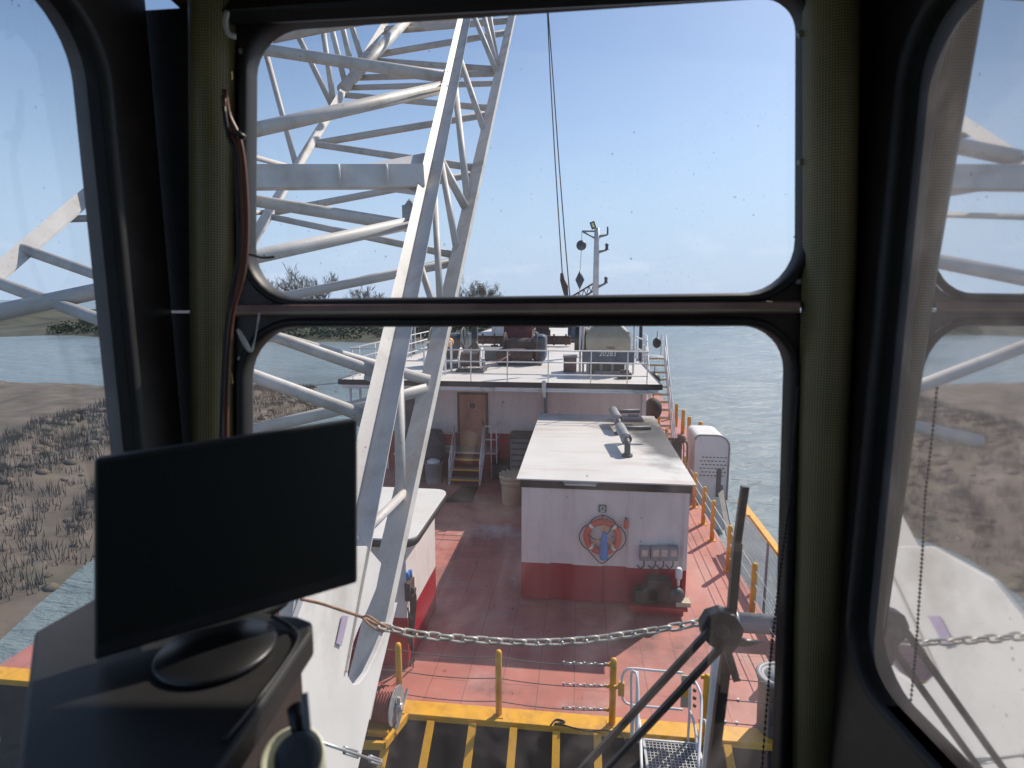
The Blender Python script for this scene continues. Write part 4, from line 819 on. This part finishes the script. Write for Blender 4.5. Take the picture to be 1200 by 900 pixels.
# lower bottom-face braces between far lower chord and chord B
def lowb(px1,py1,y2,wp):
    b,db=LB.at(y2);a=D(px1,py1,db*.95);g=MB();g.tube([a,b],wp/2*db/F,14);g.build('lattice_brace',M['boom'],t)
lowb(200,360,446,13);lowb(240,517,456,14)
# near side face (A-B)
for l1,y1,l2,y2,wp in((LA,59,LB,154,7),(LB,20,LB,20,0),(LA,85,LB,243,8),(LA,175,LB,244,10),(LA,170,LB,298,8),(LA,200,LB,385,8),(LA,293,LB,385,8),(LA,400,LB,600,12),(LA,0,LB,86,6),(LA,-30,LB,85,6),(LA,-60,LB,84,5)):
    if wp: lace(l1,y1,l2,y2,wp)
g=MB();g.tube([LA.at(635)[0],LB.at(578)[0]],.028,14);g.build('lattice_brace',M['boom'],t)
# far side face (C-E)
for e,c_ in((50,193),(22,123),(-5,122),(-10,99),(-20,85),(-25,68),(150,193),(250,244)):
    lace(LE,e,LC,c_,6.5)
g=MB();a=LC.at(105)[0];b=LC.at(70)[0]+V((.35,0,.15));c_=D(482,18,13.2);g.tube([a,b,c_],.1,12);g.build('lattice_brace',M['boom'],t)
for y in(93,251,434,486):
    p,dd=LA.at(y);g=MB();g.prism([p-RT*.10-BU*.05+BD*q*.16*.5+RT*w_*.09 for q,w_ in((-1,0),(1,0),(.5,-1),(-.5,-1))],BU*.014);g.build('node_plate',M['boom'],t)
# cross beam with lugs
a,da=LA.at(207);b,_=LE.at(209);sh_=(O-(a+b)/2).normalized()*.1;a=a+sh_;b=b+sh_;ga,gb=a-sh_,b-sh_;a=a.lerp(b,.035)
g=MB();g.bar(a,b,.16,.215);bm_=g.build('cross_beam',M['plate'],t,bevel=.006)
dv=(b-a).normalized()
for f,ww in((.115,.02),(.27,.02)):
    p=a.lerp(b,f)-FW*.08;g=MB();g.lathe(p,[(.10,0),(.105,.003),(.105,.022),(.10,.025)],24,dv);
    g.build('lug',M['plate'],bm_)
g=MB();p0,_=LA.at(170);p1,_=LA.at(222);q_=-RT*.07-BU*.07;g.prism([p0+q_,p1+q_,ga.lerp(gb,.24)-UP*.1,ga.lerp(gb,.24)+UP*.11],FW*.02);g.build('gusset',M['plate'],t)
# foot plate with notch
p0=D(345,715,2.3);nrm=(D(300,900,1.95)-p0).cross(D(465,705,3.4)-p0).normalized()
pts=[(441,690),(432,712),(420,738),(411,762),(407,778),(408,792),(414,802),(421,800),(430,788),(441,765),(452,738),(463,706),(466,706),(452,765),(436,830),(420,900),(408,950),(285,950),(300,880),(328,800),(350,722),(365,680),(400,640),(430,640),(447,660)]
g=MB();pp=[PL(x,y,p0,nrm) for x,y in pts];g.prism(pp,nrm*(.03 if nrm.dot(FW)>0 else -.03));g.build('foot_plate',M['plate'],t,bevel=.004)
pts=[(330,690),(346,690),(338,760),(326,860),(312,870)]
g=MB();q0=D(338,760,2.9);pp=[PL(x,y,q0,FW) for x,y in pts];g.prism(pp,FW*.03);g.build('inner_plate',M['plate'],t)
g=MB();pp=[PL(x,y,p0,nrm)-nrm*(.006 if nrm.dot(FW)>0 else -.006) for x,y in((399,722),(406,722),(398,757),(392,754))];g.prism(pp,nrm*(.004));g.build('paint_mark',mat('purple_paint_mark',(.36,.30,.42),.5),t)
# small post top seen between beam and chord, attached far
t=thing('float_tower','slim grey tower far away between the boom members','tower',YV(480,362,60))
g=MB();a=YV(480,236,60);g.box((a.x,60,(a.z-0)/2),(.5,.5,a.z));g.build('column',M['grey'],t);g=MB();g.box((a.x,60,a.z-1.2),(1.4,.8,1.6));g.lathe((a.x,60,a.z-.4),[(.6,0),(.02,.7)],4);g.build('head',M['grey'],t)
# turnbuckle stay at bottom left
t=thing('turnbuckle','thin stay rod with turnbuckle at the foot of the boom','turnbuckle',D(420,890,1.9))
a=D(376,870,1.7);b=D(445,893,2.1);g=MB();g.tube([a,b],.005,6);g.build('rod',M['steel'],t)
for f in(.35,.8):
    p=a.lerp(b,f);q=a.lerp(b,f+.22)
    g=MB();o_=V((0,0,.011));g.tube([p+o_,q+o_],.004,6);g.tube([p-o_,q-o_],.004,6);g.tube([p-o_,p+o_],.006,6);g.tube([q-o_,q+o_],.006,6);g.build('body',M['steel'],t)

# ================================================================== CAB
TH=R(3.0);WN=(FW*math.cos(TH)+RT*math.sin(TH)).normalized();WR=(RT*math.cos(TH)-FW*math.sin(TH)).normalized();WP0=O+FW*1.02
def WP(x,y,off=0): return PL(x,y,WP0+WN*off,WN)
def WH(x,y,off=0,back=.03): return PL(x,y,WP0+WN*back,WN)+WN*(off-back)   # straight-through edge of an opening in the frame plate
def rq(c,rads,n=8):
    """rounded quad in pixels; corners TL,TR,BR,BL"""
    o=[];c=[V(p) for p in c]
    for i in range(4):
        p=c[i];a=c[i-1];b=c[(i+1)%4];r=rads[i];da=(a-p).normalized();db=(b-p).normalized()
        s0=p+da*r;s1=p+db*r
        for k in range(n+1):
            t_=k/n;ang=t_*math.pi/2;o.append(tuple(p+da*r*(1-math.sin(ang))+db*r*(1-math.cos(ang))))
    return o
cab=thing('crane_cab','dark interior of the crane cab around two stacked front windows','crane cab',O-UP*1.5)
def grow(q,e): 
    cxx=sum(p[0] for p in q)/4;cyy=sum(p[1] for p in q)/4
    return [(p[0]+(e if p[0]>cxx else -e),p[1]+(e if p[1]>cyy else -e)) for p in q]
U=[(302,38),(932,-4),(931,342.5),(300,351)];Ur=[52,42,62,60]
Lw=[(297,383),(919,381.5),(902,985),(297,985)];Lr=[58,52,50,50]
def window(q,rads,outer,nm,gl,ga):
    g=MB();lo=[]
    for e,off in((0,.03),(0,.012),(1,.0),(4,-.008),(8,-.008),(11,.0)):
        lo.append([WH(x,y,off) for x,y in rq(grow(q,e),[r+e for r in rads])])
    g.loft(lo);gk=g.build(nm+'gasket'if 0 else 'window_gasket',M['black'],cab)
    g=MB();a=[WH(x,y,.004) for x,y in rq(grow(q,10),[r+10 for r in rads])];b=[WP(x,y,.004) for x,y in rq(outer,[3]*4)];c2=[WP(x,y,.06) for x,y in rq(outer,[3]*4)]
    g.loft([a,b,c2],smooth=False);a2=[WH(x,y,.06) for x,y in rq(grow(q,14),[r+14 for r in rads])];g.loft([c2,a2],smooth=False)
    g.build('window_frame',M['frame'],cab)
    g=MB();pts=[WH(x,y,.026) for x,y in rq(grow(q,3),[r+3 for r in rads])];g.add(pts,[list(range(len(pts)))]);g.build('window_pane',M[gl],cab)
window(U,Ur,[(140,14),(1050,-44),(1050,360),(140,364)],'upper','glass1',None)
window(Lw,Lr,[(140,367),(1050,366),(1050,1090),(140,1090)],'lower','glass2',None)
for x,y in((283,60),(283,200),(283,330),(282,420),(938,40),(938,190),(936,330),(932,430),(928,600),(924,760)):
    c=WP(x,y,.002);g=MB();g.lathe(c,[(.0055,0),(.0055,.002),(.003,.004)],10,-WN);g.build('screw',M['steel'],cab)
# cross ledge between windows
g=MB()
for (ya,yb_,oa,ob) in((362,367,-.012,-.022),):
    pass
l0=[(268,352),(268,356),(268,361),(268,368),(268,372),(268,378)]
offs=[.0,-.02,-.024,-.006,.0,.004]
prof=[(354,.0),(356,-.014),(362,-.018),(367,-.018),(369,.0)]
g.loft([[WP(274,y+2,o_) for y,o_ in prof],[WP(600,y+.5,o_) for y,o_ in prof],[WP(938,y-1.5,o_) for y,o_ in prof]],smooth=False,closed=False);g.build('ledge',M['ledge'],cab)
g=MB();g.tube([WP(276,366.5,-.02),WP(600,365,-.02),WP(936,363,-.02)],.0022,6);g.build('ledge_strip',M['beige'],cab)
# left corner clip
g=MB();g.tube(sm([WP(279,386,-.03),WP(286,400,-.035),WP(294,411,-.03),WP(299,396,-.03),WP(304,366,-.02)],5),[.003+.002*math.sin(i*.3) for i in range(21)],8);g.build('clip',M['signwhite'],cab)
g=MB();g.tube(sm([WP(266,14,-.05),WP(264,28,-.055),WP(268,40,-.055),WP(277,43,-.05)],5),.004,8);g.build('clip',M['signwhite'],cab)
# padded perforated pillars
def pillar(xs,ys,off0,wpx,name='pillar_trim',m='trim'):
    g=MB();loops=[]
    for (xc,y) in zip(xs,ys):
        p=WP(xc,y,0);lp=[]
        for k in range(9):
            a=math.pi*k/8;lp.append(p+WR*(wpx/F*math.cos(a))-WN*(off0*math.sin(a)))
        loops.append(lp)
    g.loft(loops,closed=False);o=g.build(name,M[m],cab);me=o.data;uv=me.uv_layers.new(name='UVMap')
    for l in me.loops:
        i,k=divmod(l.vertex_index,9);uv.data[l.index].uv=(k*wpx/F*.42,(loops[i][4]-loops[0][4]).length)
pillar([252]*5,[-60,200,450,700,1080],.05,24)
pillar([972,970,963,956,952],[-80,300,500,760,1080],.05,28)
# header and ceiling
def cabp(lat,fwd,z): return O+RT*lat+FW*fwd+UP*z
g=MB();g.loft([[WP(x,y,o_) for x,y,o_ in ((225,-6,-.0),(225,14,-.03),(225,31,-.012),(225,33,.0))],[WP(x,y,o_) for x,y,o_ in((975,-60,.0),(975,-38,-.03),(975,-8,-.012),(975,-6,.0))]],smooth=False,closed=False);g.build('header_bar',M['black'],cab)
g=MB();a=[WP(220,18,.05),WP(985,-34,.05)];g.prism([a[0],a[1],a[1]-WN*1.9+UP*.12,a[0]-WN*1.9+UP*.12],UP*.06);g.build('headliner',M['header'],cab)
g=MB();g.prism([cabp(-.75,1.2,.62),cabp(.75,1.2,.62),cabp(.75,-1.3,.7),cabp(-.75,-1.3,.7)],UP*.05);g.build('cab_roof',M['white'],cab)
LW,RW=-.60,.575
def side(lat,sgn):
    def q(f,z,o_): return cabp(lat+o_*sgn,f,z)
    hole=[(.90,.40),(-.6,.46),(-.6,-.62),(.90,-.62)];outer=[(1.03,.66),(-1.25,.72),(-1.25,-1.5),(1.03,-1.5)]
    hl=rq(hole,[.09]*4);ou=rq(outer,[.01]*4)
    g=MB();g.loft([[q(f,z,.0) for f,z in ou],[q(f,z,.0) for f,z in hl],[q(f,z,.04) for f,z in hl],[q(f,z,.04) for f,z in ou]],smooth=False);g.build('side_wall',M['frame'],cab)
    g=MB();g.loft([[q(f,z,-.002) for f,z in rq([(.92,.42),(-.62,.48),(-.62,-.64),(.92,-.64)],[.1]*4)],[q(f,z,-.012) for f,z in rq([(.91,.41),(-.61,.47),(-.61,-.63),(.91,-.63)],[.1]*4)],[q(f,z,-.004) for f,z in hl],[q(f,z,.02) for f,z in hl]]);g.build('side_gasket',M['black'],cab)
    pts=[q(f,z,.02) for f,z in hl];g=MB();g.add(pts,[list(range(len(pts)))]);g.build('side_pane',M['glass3'],cab)
side(LW,-1);side(RW,1)
g=MB();g.box(cabp(0,-1.25,-.4),(1.4,.04,2.4),YAW);g.build('rear_wall',M['frame'],cab)
g=MB();g.box(cabp(0,-.12,-1.45),(1.4,2.3,.05),YAW);g.build('cab_floor',M['black'],cab)
# wiper
wp=lambda x,y,o_=.10:WP(x,y,o_)
g=MB();cc=[(822,735),(830,722),(846,717),(862,722),(873,738),(868,756),(857,768),(845,764),(832,757),(824,748)];g.prism([wp(x,y,.09) for x,y in cc],WN*.03);wi=g.build('windscreen_wiper',M['blackg'],cab,bevel=.003)
g=MB();g.bar(wp(873,570,.12),wp(863,640,.12),.014,.012,WN);g.bar(wp(864,636,.12),wp(857,722,.12),.017,.014,WN);g.bar(wp(857,715,.12),wp(848,792,.12),.02,.014,WN);g.bar(wp(849,785,.12),wp(833,915,.12),.021,.016,WN);g.build('blade',M['blackg'],wi)
for a,b in(((832,738),(672,912)),((846,757),(702,912))): g=MB();g.bar(wp(*a,.085),wp(*b,.085),.0125,.01,WN);g.build('arm',M['blackg'],wi)
g=MB();g.bar(wp(851,757,.07),wp(863,797,.07),.014,.01,WN);g.tube([wp(866,752,.09),wp(876,753,.09),wp(894,752,.09)],[.009,.008,.001],8);g.cyl(wp(847,740,.075),wp(847,740,.09),.014,14);g.build('lever',M['blackg'],wi)
# cables down left pillar
t=thing('cable_bundle','brown cables running down the left window pillar','cable',WP(270,700,-.05))
for k,(pts,r_) in enumerate((([(263,105),(268,135),(281,165),(287,210),(289,270),(285,320),(272,370),(266,450),(265,560),(266,760)],.0045),([(262,112),(266,150),(278,172),(282,215),(284,270),(279,330),(268,372),(262,440),(261,560),(262,760)],.004),([(262,125),(268,160),(276,180),(278,230),(279,300),(270,350),(263,420),(258,560),(258,760)],.0035))):
    g=MB();g.tube(sm([WP(x,y,-.062-.004*k) for x,y in pts],5),r_,8);g.build('cable',M['cable' if k<2 else 'black'],t)
g=MB();g.tube(sm([WP(283,296,-.06),WP(296,299,-.055),WP(308,302,-.05),WP(322,301,-.045)]),.002,6);g.build('cable_tie',M['black'],t);g=MB();g.tube([WP(277,155,-.07),WP(287,162,-.065)],.005,6);g.build('cable_tie',M['black'],t)
# bead chain
t=thing('bead_chain','black bead chain of the blind hanging along the right window edge','bead chain',WP(900,890,-.05))
g=MB();P=[(935,455),(930,520),(926,580),(918,640),(911,700),(904,760),(899,820),(893,900),(890,950)];P=sm([WP(x,y,-.035) for x,y in P],12)
for p in P: g.ball(p,.0026,8,6)
g.tube(P,.0009,5);g.build('chain',M['black'],t)
# monitor
t=thing('monitor','black flat monitor standing at the left of the cab','monitor',Z(300,770,H-.36))
q=[D(110,538,.56),D(419,491,.68),D(419,683,.68),D(110,775,.56)]
nn=(q[1]-q[0]).cross(q[3]-q[0]).normalized()
if nn.dot(FW)<0: nn=-nn
pl=lambda x,y:PL(x,y,q[0],nn)
c4=[pl(110,538),pl(419,491),pl(419,683),pl(110,775)]
g=MB();g.prism(c4,nn*.025);mo=g.build('housing',M['black'],t,bevel=.003)
def ins(u,v): return c4[0].lerp(c4[1],u).lerp(c4[3].lerp(c4[2],u),v)
g=MB();g.prism([ins(.02,.03)-nn*.001,ins(.98,.03)-nn*.001,ins(.98,.92)-nn*.001,ins(.02,.92)-nn*.001],-nn*.0015);g.build('screen',mat('dark_screen',(.012,.014,.012),.38,var=.05),t)
ZB=H-.36
# swivel base (round disc) and console
dc=Z(255,765,ZB);g=MB();g.lathe((dc.x,dc.y,ZB+.001),[(.056,0),(.058,.003),(.055,.006),(.02,.008)],36);bs=g.build('turntable_disc',M['blackg'],t)
mid=(c4[0]+c4[1]+c4[2]+c4[3])/4;g=MB();nb=V((mid.x,mid.y,ZB))+nn*.09;g.cyl(nb,nb+UP*.012,.06,24);g.tube([nb,nb+UP*.12,mid+nn*.03],.014,10);g.build('stand_neck',M['black'],t)
t2=thing('monitor_cable','thin black cable looping from the monitor over the console','cable',Z(300,760,ZB))
g=MB();g.tube(sm([Z(318,722,ZB+.01),Z(338,733,ZB+.004),Z(349,748,ZB+.004),Z(330,782,ZB+.004),Z(300,822,ZB+.004),Z(262,868,ZB+.004)]),.0022,8);g.build('cable',M['blackg'],t2)
t=thing('console','black console shelf under the monitor','console',Z(300,800,H-1.0))
cp=[(40,740),(130,690),(262,712),(350,722),(366,728),(366,740),(290,852),(255,905),(100,1050),(0,1050)]
g=MB();pp=[Z(x,y,ZB) for x,y in cp];g.prism(pp,-UP*.03);g.build('top',M['black'],t,bevel=.004)
g=MB();pp=[Z(x,y,ZB-.03)+(Z(200,850,ZB-.03)-Z(x,y,ZB-.03))*.12 for x,y in cp];g.prism(pp,-UP*.35);g.build('body',M['frame'],t)
for (x,y) in((306,824),(318,808)): g=MB();g.ball(Z(x,y,ZB-.02),.006,10,6);g.build('button',M['cream'],t)
# cup with pens, tilted on the holder
c=D(342,890,.5);axc=(UP*.8-FW*.45+RT*.05).normalized()
t=thing('cup','cream cup on the console holding a dark brush and pens','cup',c-axc*.07)
g=MB();g.lathe(c-axc*.09,[(.018,0),(.02,.002),(.0265,.085),(.0275,.09),(.0255,.091),(.024,.085),(.018,.005)],30,axc);g.build('body',M['cream'],t)
c0=c-axc*.004
t=thing('marker_pen','thin dark grey pen leaning in the cup','pen',c0);g=MB();g.tube([c0,D(362,870,.485),D(357,812,.50)],.0028,10);g.build('barrel',M['conc'],t)
t=thing('black_brush','short black handled brush sticking up in the cup','brush',c0);g=MB();g.tube([D(352,868,.49),D(346,828,.505),D(345.5,826,.505)],[.006,.0075,.005],10);g.build('handle',M['blackg'],t);g=MB();g.tube([D(356,884,.485),D(352,866,.49)],.0085,10);g.build('ferrule',M['steel'],t)
t=thing('round_cap','round dark cap lying in the mouth of the cup','cap',c0);g=MB();g.lathe(D(351,886,.478),[(.014,0),(.018,.002),(.018,.008),(.013,.01),(.006,.011)],26,(axc*.5-FW*.5).normalized());g.build('cap',M['darkgrey'],t)
# ================================================================== safety chain in front of the cab
t=thing('safety_chain','grey steel chain sagging across in front of the lower window','chain',D(600,752,1.6))
cpx=[(452,735),(480,742),(520,747),(560,750),(600,752.5),(640,753),(690,750),(740,743),(790,735),(822,729)]
pth=sm([D(x,y,1.62) for x,y in cpx],40)
L_=[0]
for i in range(1,len(pth)): L_.append(L_[-1]+(pth[i]-pth[i-1]).length)
def arc(s_):
    for i in range(1,len(pth)):
        if L_[i]>=s_: f=(s_-L_[i-1])/(L_[i]-L_[i-1]);return pth[i-1].lerp(pth[i],f),(pth[i]-pth[i-1]).normalized()
    return pth[-1],(pth[-1]-pth[-2]).normalized()
pitch=.034;k=0;s_=0
while s_<L_[-1]:
    p,d_=arc(s_);side_=d_.cross(UP).normalized();u=side_.cross(d_)
    tw=R(28 if k%2 else 100)+random.uniform(-.15,.15);a_=side_*math.sin(tw)+u*math.cos(tw)
    Lh,Wd=.0165,.0115;pts=[]
    for j in range(17):
        an=2*math.pi*j/16;pts.append(p+d_*(Lh*(1 if math.cos(an)>0 else -1)*.55+math.cos(an)*Wd)+a_*(math.sin(an)*Wd))
    g=MB();g.tube(pts,.0041,7,False)
    lk=g.build('link',M['chain'],t);s_+=pitch;k+=1
g=MB();g.tube(sm([D(352,702,1.62),D(375,707,1.62),D(400,715,1.62),D(424,723,1.62),D(440,731,1.62),D(452,735,1.62)]),.0042,8);g.tube(sm([D(424,723,1.61),D(432,722,1.6),D(444,730,1.6),D(455,736,1.61),D(447,740,1.61),D(434,733,1.61),D(424,723,1.61)]),.003,8);g.build('rusty_wire',mat('rusty_wire',(.30,.16,.10),.7,var=.3,scale=40),t)
t=thing('cab_handrail','white pipe handrail outside the cab behind the wiper','handrail',D(828,900,1.7))
g=MB();g.tube([D(842,735,1.72),D(838,800,1.72),D(828,920,1.6)],.0155,12);g.build('pipe',M['white'],t)
g=MB();g.tube([D(842,738,1.72),D(826,729,1.64)],.006,8);g.build('hook',M['steel'],t)

# ================================================================== FAR SHORE VEGETATION AND HOUSES
def bare_tree(px_,py_top,dist,lab,seed,leaf=None):
    rn=random.Random(seed);base=YV(px_,352,dist);gz=max(WZ-.5,shore(base.x,base.y)) if dist>90 else WZ;b=V((base.x,base.y,gz-.3));top=YV(px_,py_top,dist).z;Ht=top-b.z
    t=thing('bare_tree' if not leaf else 'budding_tree',lab,'tree',b,'trees on the far shore')
    tr=MB();br=MB();tips=[]
    p=b.copy();pts=[p.copy()];n=7
    for i in range(n): p=p+V((rn.uniform(-.3,.3),rn.uniform(-.3,.3),Ht*.6/n));pts.append(p.copy())
    tr.tube(pts,[Ht*.02*(1-.6*i/n) for i in range(n+1)],7)
    def grow_(p,d,ln,r,lv):
        q=p+d*ln*.5+V((rn.uniform(-1,1),rn.uniform(-1,1),rn.uniform(0,.6)))*ln*.08;e=q+(d+V((rn.uniform(-.2,.2),rn.uniform(-.2,.2),rn.uniform(.0,.3)))).normalized()*ln*.5
        br.tube([p,q,e],[r,r*.8,r*.5],4 if lv>1 else 5,False);tips.append(e)
        if lv<4:
            for k in range(rn.choice((3,3,4))):
                o_=p.lerp(e,rn.uniform(.35,1));nd=(d+V((rn.uniform(-.9,.9),rn.uniform(-.9,.9),rn.uniform(-.1,.8)))).normalized();grow_(o_,nd,ln*rn.uniform(.5,.72),max(r*.6,.03),lv+1)
    for k in range(15):
        f=rn.uniform(.4,1);o_=b+(p-b)*f;an=rn.uniform(0,6.28);grow_(o_,V((math.cos(an),math.sin(an),rn.uniform(.4,1.3))).normalized(),Ht*rn.uniform(.24,.36),Ht*.006,1)
    tr.build('trunk',M['bark'],t);br.build('limbs',M['bark'],t)
    if leaf:
        lf=MB()
        for e in tips:
            for _ in range(leaf):
                c=e+V((rn.gauss(0,.3),rn.gauss(0,.3),rn.gauss(0,.3)));a=V((rn.uniform(-1,1),rn.uniform(-1,1),rn.uniform(-1,1))).normalized()*.14;bb=a.orthogonal().normalized()*.12;lf.add([c-a,c+bb,c+a,c-bb],[(0,1,2,3)])
        lf.build('foliage',M['leaf2'],t)
bare_tree(352,317,118,'tallest bare tree on the far shore at the left',1)
bare_tree(366,324,119,'bare tree crowding the tallest one on the far shore',21)
bare_tree(378,322,121,'bare tree just right of the tallest one on the far shore',2)
bare_tree(322,330,126,'bare tree left of the tallest one on the far shore',3)
bare_tree(425,334,130,'low bare tree between the group and the boom',4)
bare_tree(550,328,150,'green budding tree right of the lower boom chord',5,1)
bare_tree(574,335,156,'smaller budding tree farthest to the right on shore',6,1)
bare_tree(445,341,150,'lowest bare treetop beside the main boom chord',8)
# shrubs along far shore
sh=MB();rn=random.Random(11)
for i in range(1000):
    x=rn.uniform(-120,0);y=rn.uniform(106,150);z=shore(x,y)
    if z<WZ+.2: continue
    r_=rn.uniform(.7,2.0)
    for _ in range(46):
        d_=V((rn.gauss(0,1),rn.gauss(0,1),abs(rn.gauss(0,.8)))).normalized()*r_*rn.uniform(.5,1.05);c=V((x,y,z))+d_
        a=V((rn.uniform(-1,1),rn.uniform(-1,1),rn.uniform(-1,1))).normalized()*.3;bb=a.orthogonal().normalized()*.25;sh.add([c-a,c+bb,c+a,c-bb],[(0,1,2,3)])
o=sh.build('shore_scrub',M['leaf'],loc=(0,0,0));o['kind']='stuff';o['label']='dark green scrub covering the far shore';o['category']='scrub'
sh=MB()
for i in range(2600):
    y=rn.uniform(10,50);x=-15.5-(.25*(y-30))-rn.uniform(1,14);z=bankf(x,y)
    if z<WZ: continue
    r_=rn.uniform(.12,.6)
    if rn.random()<.2: sh.ball((x,y,z),r_*.6,6,4,(1,1,.6))
    else:
        for _ in range(9):
            a=V((rn.uniform(-.3,.3),rn.uniform(-.3,.3),1)).normalized()*r_;p=V((x+rn.uniform(-.3,.3),y+rn.uniform(-.3,.3),z));sh.add([p-V((.02,0,0)),p+V((.02,0,0)),p+a],[(0,1,2)])
o=sh.build('bank_rubble',M['bank'],loc=(0,0,0));o['kind']='stuff';o['label']='stones and dry weeds on the near river bank';o['category']='rubble'
t=thing('house','pale shore house with grey roof seen behind the roof deck','house',(-19,128,0))
hx,hy=YV(563,383,120).x,120;hz=-1
g=MB();g.box((hx,hy,hz+1.6),(7,6,3.2));g.build('wall',M['house'],t)
g=MB();g.prism([(hx-4,hy-3.4,hz+3.2),(hx+4,hy-3.4,hz+3.2),(hx+4,hy,hz+5),(hx-4,hy,hz+5)],(0,0,.15));g.prism([(hx-4,hy+3.4,hz+3.2),(hx+4,hy+3.4,hz+3.2),(hx+4,hy,hz+5),(hx-4,hy,hz+5)],(0,0,.15));g.build('roof',M['houseroof'],t)
for x in(-1.8,1.8): g=MB();g.box((hx+x,hy-3.02,hz+1.8),(1.2,.06,1.1));g.build('window',M['glassdark'],t)
